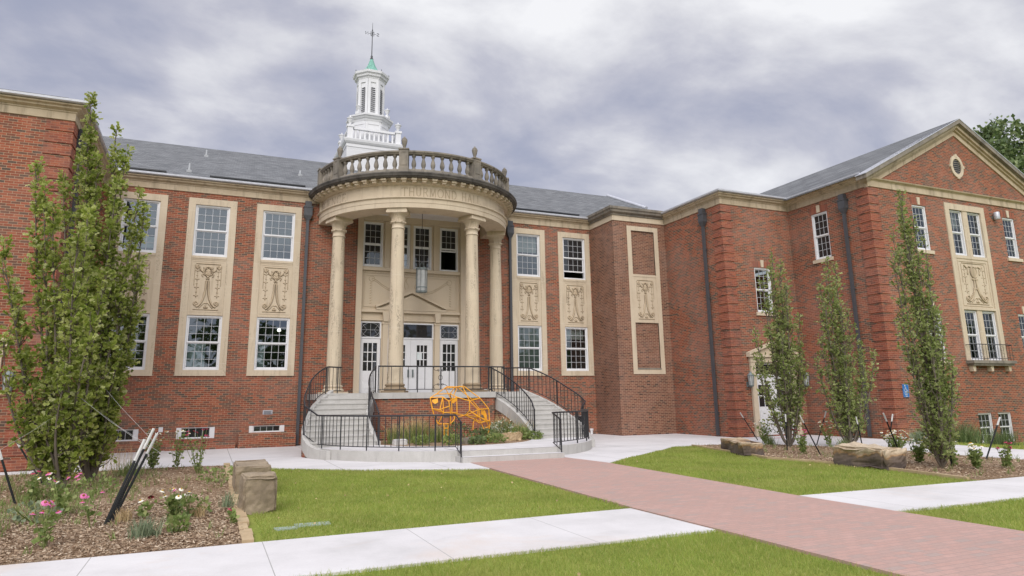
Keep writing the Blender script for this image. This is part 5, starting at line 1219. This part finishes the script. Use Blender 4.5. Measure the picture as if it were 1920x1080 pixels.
coneflower(-.62,19.15,1.05,[(*PW,9)], 'tall white coneflowers against the pale plaza', spread=.28, leaf_n=150)
coneflower(-.12,17.7,.95,[(*PR_,13)], 'tall crimson coneflowers against the pale plaza left of the stone blocks', spread=.38, leaf_n=130)
coneflower(-1.15,19.3,.95,[(*PW,8),(*PB,6)], 'cream coneflowers behind the leaning stakes', spread=.3, leaf_n=160)
coneflower(.38,10.25,.20,[(*PR_,1)], 'single crimson coneflower low beside the tan edging stones', spread=.05, leaf_n=40)
coneflower(16.95,18.0,.75,[(*PW,14),(*PB,6)], 'pale coneflowers behind the dark slab boulder', spread=.4, leaf_n=150)
coneflower(14.85,14.4,.62,[(*PR_,9),(*PK,3)], 'crimson coneflowers between the slab boulder and the tan boulder', spread=.22, leaf_n=160)
coneflower(17.6,16.0,.75,[(*PW,14)], 'white coneflowers between two crossed stakes and the corner oak', spread=.3, leaf_n=120)
coneflower(16.2,12.6,.62,[(*PW,26),(*PB,4)], 'large mass of white coneflowers right of the tan boulder', spread=.36, leaf_n=220)
coneflower(15.1,11.2,.55,[(*PW,14),(*PB,7)], 'white coneflowers with dark seed heads beside the bare oak trunk', spread=.30, leaf_n=170)
coneflower(15.1,10.4,.58,[(*PW,9)], 'white coneflowers close behind the bare trunked oak', spread=.28, leaf_n=150)
coneflower(14.8,9.7,.52,[(*PW,9),(*PB,2)], 'white coneflowers over a bright green clump near the right sidewalk', spread=.16, leaf_n=190)
coneflower(15.5,9.55,.52,[(*PR_,10)], 'dark red coneflowers at the right end of the bed', spread=.18, leaf_n=150)
clump(-.62,9.85,.22,.26,170, 'grey green grass tuft near the sidewalk in the left bed', 'grey_herb')
clump(-2.35,10.6,.16,.34,80, 'upright green grass tuft at the left picture edge', 'herb_leaf')
clump(-.02,11.15,.12,.20,90, 'dry straw coloured tuft beside the white coneflowers', 'dry_grass'); clump(-.95,11.2,.12,.22,70, 'dry tuft at the foot of the leaning stakes', 'dry_grass')
clump(.36,11.9,.12,.30,60, 'blue green tuft beside the nearer stone block', 'grey_herb'); clump(-1.9,19.2,.5,.85,90, 'thin seeding grass against the plaza left of the stakes', 'dry_grass', lean=.16, wd=.007)
clump(-1.55,18.2,.35,.38,150, 'green tuft behind the leaning stakes', 'herb_leaf')
for x, y, r, h, lab in ((-2.5,14.6,.3,.38,'leafy green clump at the foot of the nearer oak'),(-1.75,14.9,.3,.34,'small green clump right of the nearer oak trunk'),(-2.1,11.7,.3,.28,'spreading grey green clump before the pink coneflowers'),(-.15,11.3,.26,.26,'rounded green clump behind the white coneflowers'),(-.25,10.0,.14,.2,'dark leafy sprig near the sidewalk'),(.25,15.6,.4,.3,'weedy green clump behind the stone blocks')):
    leafy(x, y, r, h, 130, lab, 'grey_herb' if 'grey' in lab else 'herb_leaf', group='leafy clumps in the left bed')
for x, y, lab in ((16.6,17.4,'grass tuft behind the slim oak'),(15.9,8.95,'yellow green grass tuft by the right sidewalk'),(17.0,14.9,'tuft between the crossed stakes')): clump(x, y, .2, .38, 110, lab, 'herb_leaf')
for x, y, r, h, lab in ((23.4,15.6,.7,.95,'large dark green grass mound left of the bare trunk oak'),(25.2,15.6,.7,.7,'dark green grass mound along the gable wall'),(27.0,14.6,.6,.3,'low grass mound under the small square windows'),(28.9,15.0,.8,.45,'grass mound at the right picture edge'),(21.4,15.6,.5,.45,'small grass mound near the corner downspout')): clump(x, y, r, h, 420, lab, 'dark_leaf' if h > .6 else 'grey_herb', gz(x, y), wd=.02, group='grass mounds along the gabled wing')

# planter between the stairs
m = MB(); m.prism([(SC[0]+2.56*math.cos(t), SC[1]+2.56*math.sin(t)) for t in np.linspace(0,2*math.pi,49)[:-1]], .1, LZ-.012); tag(m.build('planter_soil', 'mulch'), kind='structure')
for x, y, h, pl, lab in ((5.5,21.4,.62,40,'feathery grass at the left of the planter'),(6.1,21.5,.72,60,'tall plumed grass in the left of the planter'),(6.7,21.3,.55,30,'short plumed grass beside the yellow sculpture'),(9.15,21.9,.7,50,'plumed grass at the right of the planter by the stringer'),(9.6,21.3,.55,25,'low plumed grass under the right stair')): clump(x, y, .42, h, 420, lab, 'herb_leaf', LZ-.01, .4, .012, plumes=int(pl*1.5), group='plumed grasses in the planter')
for x, y, r, h, mt, lab, dt in ((7.1,20.5,.42,.62,'dark_leaf','dark leafy shrub under the head of the yellow sculpture',None),(7.75,20.3,.4,.42,'dark_leaf','dark blue green clump under the yellow sculpture',None),(8.2,20.7,.35,.40,'dark_leaf','dark clump under the rear of the yellow sculpture',None),(8.95,21.3,.45,.62,'grey_herb','grey leaved plant with tiny white blossoms right of the sculpture','petal_white'),(9.3,20.8,.4,.36,'herb_leaf','bright green mound at the right tip of the planter',None),(6.65,19.75,.3,.28,'herb_leaf','low green mound at the front rim of the planter',None),(5.9,20.3,.3,.25,'herb_leaf','low green mound at the left of the planter',None),(7.4,19.55,.28,.22,'dark_leaf','low dark mound at the middle front rim of the planter',None),(8.1,19.8,.3,.24,'herb_leaf','low green mound at the right front rim of the planter',None),(9.75,20.55,.25,.25,'herb_leaf','small green mound against the lowest right step',None)):
    leafy(x, y, r, h, 260, lab, mt, LZ-.01, .075, group='leafy plants in the planter', dots=dt, nd=70)

# ------------------------------------------------------------------ rocks
def rock(name, c, size, rz, label, mat, amp=.05, group=None, bevel=.16, seed=0):
    hx, hy, hz = size[0]/2, size[1]/2, size[2]; bm = bmesh.new(); bmesh.ops.create_cube(bm, size=2.); bmesh.ops.bevel(bm, geom=bm.edges[:], offset=bevel, segments=2, affect='EDGES'); bmesh.ops.triangulate(bm, faces=bm.faces[:])
    for _ in range(3): bmesh.ops.subdivide_edges(bm, edges=[e for e in bm.edges], cuts=1, use_grid_fill=True)
    bmesh.ops.triangulate(bm, faces=bm.faces[:])
    for v in bm.verts:
        p = Vector((v.co.x*hx, v.co.y*hy, (v.co.z+1)/2*hz)); s = Vector((seed*7.3, seed*3.1, 0)); q = p*2.2+s
        d = noise.noise(q)*amp*1.3+noise.noise(q*3)*amp*.5+abs(noise.noise(q*1.4+Vector((5,5,5))))*amp*-.6+noise.noise(q*8)*amp*.3+noise.noise(q*17)*amp*.16
        v.co = p+v.normal*d
    me = bpy.data.meshes.new(name); bm.to_mesh(me); bm.free(); me.materials.append(MAT[mat])
    for p in me.polygons: p.use_smooth = False
    o = link(name, me, None, (c[0], c[1], -.03 if len(c) < 3 else c[2]), rz); tag(o, label, 'rock', group); return o
def rockmats():
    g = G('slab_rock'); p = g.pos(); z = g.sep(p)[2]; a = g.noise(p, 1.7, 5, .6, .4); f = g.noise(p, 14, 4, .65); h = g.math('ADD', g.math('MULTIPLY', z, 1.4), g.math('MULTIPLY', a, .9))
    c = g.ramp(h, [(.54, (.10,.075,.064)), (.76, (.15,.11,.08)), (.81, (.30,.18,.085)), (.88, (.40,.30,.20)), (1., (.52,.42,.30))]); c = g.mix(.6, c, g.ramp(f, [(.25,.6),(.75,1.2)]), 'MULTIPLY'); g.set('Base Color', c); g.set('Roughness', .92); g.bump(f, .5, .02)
    g = G('block_rock'); p = g.pos(); a = g.noise(p, 2.3, 5, .6, .5); f = g.noise(p, 20, 4, .65); c = g.ramp(a, [(.3, (.20,.155,.105)), (.5, (.28,.22,.15)), (.7, (.36,.285,.20))]); c = g.mix(.6, c, g.ramp(f, [(.25,.65),(.75,1.2)]), 'MULTIPLY'); g.set('Base Color', c); g.set('Roughness', .92); g.bump(f, .5, .015)
rockmats()
rock('stone_block', (.78,11.42), (.48,.50,.55), .04, 'nearer of the two square brown stone blocks at the lawn edge', 'block_rock', .045, 'square stone blocks by the left lawn', .07, 1)
rock('stone_block', (.80,13.9), (.58,1.5,.52), .0, 'longer stone block lying behind the nearer square block', 'block_rock', .035, 'square stone blocks by the left lawn', .05, 2)
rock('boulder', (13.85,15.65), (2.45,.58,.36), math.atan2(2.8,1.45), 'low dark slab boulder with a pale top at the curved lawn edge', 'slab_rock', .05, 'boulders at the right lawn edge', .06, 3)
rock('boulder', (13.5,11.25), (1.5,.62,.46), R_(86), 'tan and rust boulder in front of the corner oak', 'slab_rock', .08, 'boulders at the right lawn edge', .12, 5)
rock('boulder', (25.9,14.2,gz(25.9,14.2)-.05), (1.1,.7,.42), .3, 'small grey boulder in the grass before the gabled wing', 'block_rock', .07, None, .25, 6)
rock('planter_rock', (8.95,20.6,LZ-.05), (.62,.45,.28), .2, 'tan rock in the planter under the right stair', 'tan_rock', .06, None, .25, 7)
rock('planter_rock', (5.35,20.75,LZ-.05), (.42,.25,.2), .1, 'pale grey stone at the left corner of the planter', 'concrete', .02, None, .15, 8)
rock('planter_rock', (7.3,19.95,LZ-.05), (.5,.35,.22), .4, 'grey stone at the front rim of the planter', 'weathered_stone', .03, None, .2, 9)
# edging
for k in range(26):
    y0 = 8.9+k*.42; w_ = .13+.02*math.sin(k*2.3); m = MB(); m.box(.46,.46+w_,y0,y0+.405,-.02,.035+.012*math.sin(k*5.1)); tag(m.build('edging_stone', 'tan_rock'), 'flat tan edging stones in a row between mulch and left lawn', 'stone', 'tan edging stones beside the left lawn')
EP = [(14.3,18.4),(13.55,15.5),(13.05,13.8),(13.3,12.2),(13.25,10.4),(12.9,8.65)]
m = MB(); m.sweep([(-.03,-.02),(-.03,.05),(.03,.05),(.03,-.02)], EP); tag(m.build('bed_edging', 'tan_rock'), 'thin curved edging strip between right lawn and mulch', 'edging')
for x0, x1, y0, y1, lab in ((.88,1.16,9.62,9.80,'smaller pale green valve lid flush in the left lawn'),(1.15,1.60,9.74,9.96,'larger pale green valve lid flush in the left lawn')): tag(MB().box(x0,x1,y0,y1,-.03,-.004).build('valve_lid', 'valve_cover'), lab, 'valve lid')
for x, y, a, b, lab in ((19.6,19.9,.5,.10,'pink spray paint streak on the plaza before the wing wall'),(20.8,14.6,.45,.09,'pink spray paint streak on the plaza near the corner oak')): tag(MB().quad((x-a,y-b,.0105),(x+a,y-b*.4,.0105),(x+a*.8,y+b,.0105),(x-a*.7,y+b*.6,.0105)).build('paint_streak', 'pink_paint'), lab, 'paint mark')

# ------------------------------------------------------------------ tree stakes and guy wires
def stake(b, t, label, group, wtop=.30):
    b, t = Vector(b), Vector(t); o = thing('tree_stake', b, label, 'stake', group); d = (t-b); l = d.length; d = d/l; c = b+d*(l-wtop); m = MB()
    s = d.cross(Vector((0,1,0))).normalized(); f = d.cross(s).normalized()
    def bar(m, p, q, r, a, hw, ht):
        P = []
        for e in (p, q):
            for u, v in ((-1,-1),(1,-1),(1,1),(-1,1)): P.append(e+a*u*hw+r*v*ht)
        m.add(P, [(0,3,2,1),(4,5,6,7),(0,1,5,4),(1,2,6,5),(2,3,7,6),(3,0,4,7)])
    bar(m, b-d*.05, c, f, s, .017, .005); bar(m, b-d*.05, c, f, s, .005, .018); k = .15
    m.build('post', 'black_paint', o); m = MB(); bar(m, c, t, f, s, .018, .006); bar(m, c, t, f, s, .006, .019); m.build('white_tip', 'stake_white', o)
SG = 'black steel stakes with white tips around the oaks'
stake((-2.81,14.1,0),(-3.15,14.1,.92), 'black stake with a white tip, leaning left at the left picture edge', SG, .22)
stake((-2.95,17.0,0),(-3.55,17.0,.95), 'black stake with a white tip, between the left edge stake and the oak', SG, .22)
stake((-2.55,18.8,0),(-2.95,18.8,.70), 'black stake half hidden behind the leaves of the nearer oak', SG, .15)
for i, (bx, by, tx, tz, lab) in enumerate(((-1.17,11.02,-.79,1.10,'leftmost of the bundled leaning stakes'),(-1.15,11.2,-.70,1.24,'tallest of the bundled leaning stakes'),(-1.11,11.35,-.66,1.16,'rightmost of the bundled leaning stakes'),(-1.14,11.5,-.80,1.02,'shortest of the bundled leaning stakes'))): stake((bx,by,0),(tx,by+.1,tz), lab, 'bundle of leaning stakes in the left bed', .30)
for b, t, lab in (((17.86,19.3,0),(17.16,19.3,.97),'stake leaning left behind the dark slab boulder'),((15.3,15.4,0),(15.36,15.4,1.02),'upright stake in front of the slim oak'),((14.95,13.9,0),(14.36,13.9,1.03),'stake leaning left, crossing another right of the slim oak'),((17.57,16.45,0),(18.18,16.5,1.02),'stake leaning right, crossing another right of the slim oak'),((17.85,15.0,0),(17.72,15.0,.9),'upright stake in front of the corner oak'),((15.7,12.1,0),(15.24,12.1,1.1),'stake leaning left of a crossed pair behind the tan boulder'),((17.51,13.9,0),(17.88,13.9,.99),'stake leaning right of a crossed pair behind the tan boulder'),((14.95,10.35,0),(14.85,10.2,1.04),'stake leaning beside the bare oak trunk'),((17.0,10.9,0),(17.6,10.8,.97),'stake leaning right at the right end of the bed')): stake(b, t, lab, SG, .22)
for a, b, lab in (((-2.3,15.5,1.75),(-.72,11.35,.95),'wire from the nearer oak to the bundled stakes'),((-2.2,17.0,2.1),(-.70,11.45,1.05),'wire from the tall oak to the bundled stakes'),((-2.2,17.0,1.5),(-.62,11.5,.9),'lower wire from the tall oak to the bundled stakes'),((-2.5,15.5,1.5),(-3.15,14.1,.85),'wire from the nearer oak to the left edge stake'),((14.4,10.2,1.9),(14.85,10.2,1.0),'wire from the bare trunk oak to its stake'),((14.4,10.2,1.5),(17.88,13.9,.95),'wire from the bare trunk oak to the crossed stakes'),((18.0,15.6,1.5),(18.18,16.5,.98),'wire from the corner oak to the crossed stakes')):
    p, q = Vector(a), Vector(b); tag(MB().tube([p, p.lerp(q,.5)+Vector((0,0,-.03)), q], .0022, 4).build('guy_wire', 'wire'), lab, 'wire', 'guy wires of the staked oaks')

# ------------------------------------------------------------------ yellow wire frame sculpture of an animal
so = thing('wire_sculpture', (7.2,20.7,LZ), 'yellow welded rod sculpture of a heavy animal standing in the planter', 'sculpture')
def SP(u, v, d=0.): return (6.20+(u-300)*.00262, 20.55+d, 1.98-(v-220)*.00243)
NODES = {'a':(300,365,-.05),'b':(425,355,-.28),'c':(550,315,.0),'d':(608,360,-.2),'e':(610,560,-.22),'f':(515,545,-.34),'g':(430,548,-.34),'h':(318,500,-.12),'n':(490,408,-.36),'m':(492,470,-.40),'o':(385,510,-.34),'p':(345,590,-.12),'q':(388,685,-.15),'r':(522,688,-.25),'s':(575,640,-.2),'br':(380,320,.02),
 't1':(530,225,.15),'t2':(598,232,-.15),'t3':(690,226,-.12),'t4':(746,220,.2),'k1':(755,410,-.3),'k2':(945,378,.1),'k3':(1050,515,.05),'k4':(1052,670,.0),'k5':(860,520,-.3),'k6':(860,610,-.3),'k7':(750,530,-.34),'k8':(725,580,-.2),'k9':(610,620,.0),'w1':(980,668,-.2),'w2':(900,690,-.15),'w3':(845,650,-.1),
 'f1':(450,688,-.2),'f2':(455,740,-.2),'f3':(502,740,-.2),'f4':(505,690,-.2),'r1':(828,690,-.1),'r2':(825,790,-.1),'r3':(1066,700,.05),'r4':(1048,800,.05),'r5':(1005,835,-.15),'r6':(1025,740,-.1),'r7':(960,762,-.1),'r8':(935,700,-.1),
 'x1':(560,240,.55),'x2':(720,232,.6),'x3':(905,390,.6),'x4':(1000,520,.55),'x5':(1005,680,.5),'x6':(640,400,.55),'x7':(640,560,.5),'x8':(820,600,.55)}
ED = 'a-b b-n n-d d-c c-br br-a a-h h-o o-g g-f f-e e-d n-m m-o m-f h-p p-q q-r r-s s-e b-o g-q f-r br-t1 t1-t2 t2-c t2-t3 t3-t4 t4-k2 k2-k3 k3-k4 d-k1 k1-t3 k1-k2 k1-k7 k7-k8 k8-k9 k9-e k1-k5 k5-k3 k5-k6 k6-k4 k7-k6 k6-w3 w3-w2 w2-w1 w1-k4 k7-w1 s-k9 f1-f2 f2-f3 f3-f4 r1-r2 w3-r1 k4-r3 r3-r4 r4-r5 w1-r6 r6-r7 r7-r8 w2-r8 x1-x2 x2-x3 x3-x4 x4-x5 x1-x6 x6-x7 x6-x2 x7-x8 x8-x5 x8-x4 t1-x1 t4-x2 k2-x3 k3-x4 k4-x5 c-x6 e-x7 h-g b-g n-f a-p k6-x8 k9-x7'.split()
m = MB()
for e in ED:
    a, b = e.split('-'); m.tube([SP(*NODES[a]), SP(*NODES[b])], .016, 5)
for nme in ('f2','f3','r2','r4','r5'): p = SP(*NODES[nme]); m.tube([p, (p[0],p[1],LZ-.05)], .012, 5)
m.build('rod_frame', 'yellow_paint', so)
def plate(us, d0=.02):
    m = MB(); P = [SP(*u) for u in us]; n = len(P); Q = [(x, y+d0, z) for x, y, z in P]; m.add(P+Q, [tuple(range(n)), tuple(range(2*n-1,n-1,-1))]+[(i,(i+1)%n,n+(i+1)%n,n+i) for i in range(n)]); return m
plate([(318,390,-.12),(375,372,-.2),(378,420,-.22),(345,440,-.2),(320,420,-.14)]).build('eye_plate', 'yellow_paint', so); plate([(530,400,-.3),(600,360,-.22),(604,405,-.22),(560,436,-.28),(536,428,-.3)]).build('eye_plate', 'yellow_paint', so); plate([(930,530,-.1),(985,530,-.05),(1015,600,-.02),(1015,662,-.02),(985,640,-.05),(960,590,-.08),(930,580,-.1)]).build('flank_plate', 'yellow_paint', so)

P = np.concatenate([scatter(LAWNS[1][0], 1.1), scatter(LAWNS[2][0], .5), scatter([(-6,17),(14,17),(16,20),(-6,24)], .12), scatter(LAWNS[0][0], .8)]); C = np.c_[P, np.full(len(P), .032)]; d = rng.normal(size=(len(P),3)); d[:,2] *= .15
V, F = leaf_quads(C, d, .04); tag(np_mesh('fallen_leaves', V, F, 'dry_grass'), 'dry leaves scattered over the lawns and the plaza', 'leaves', None, 'stuff')
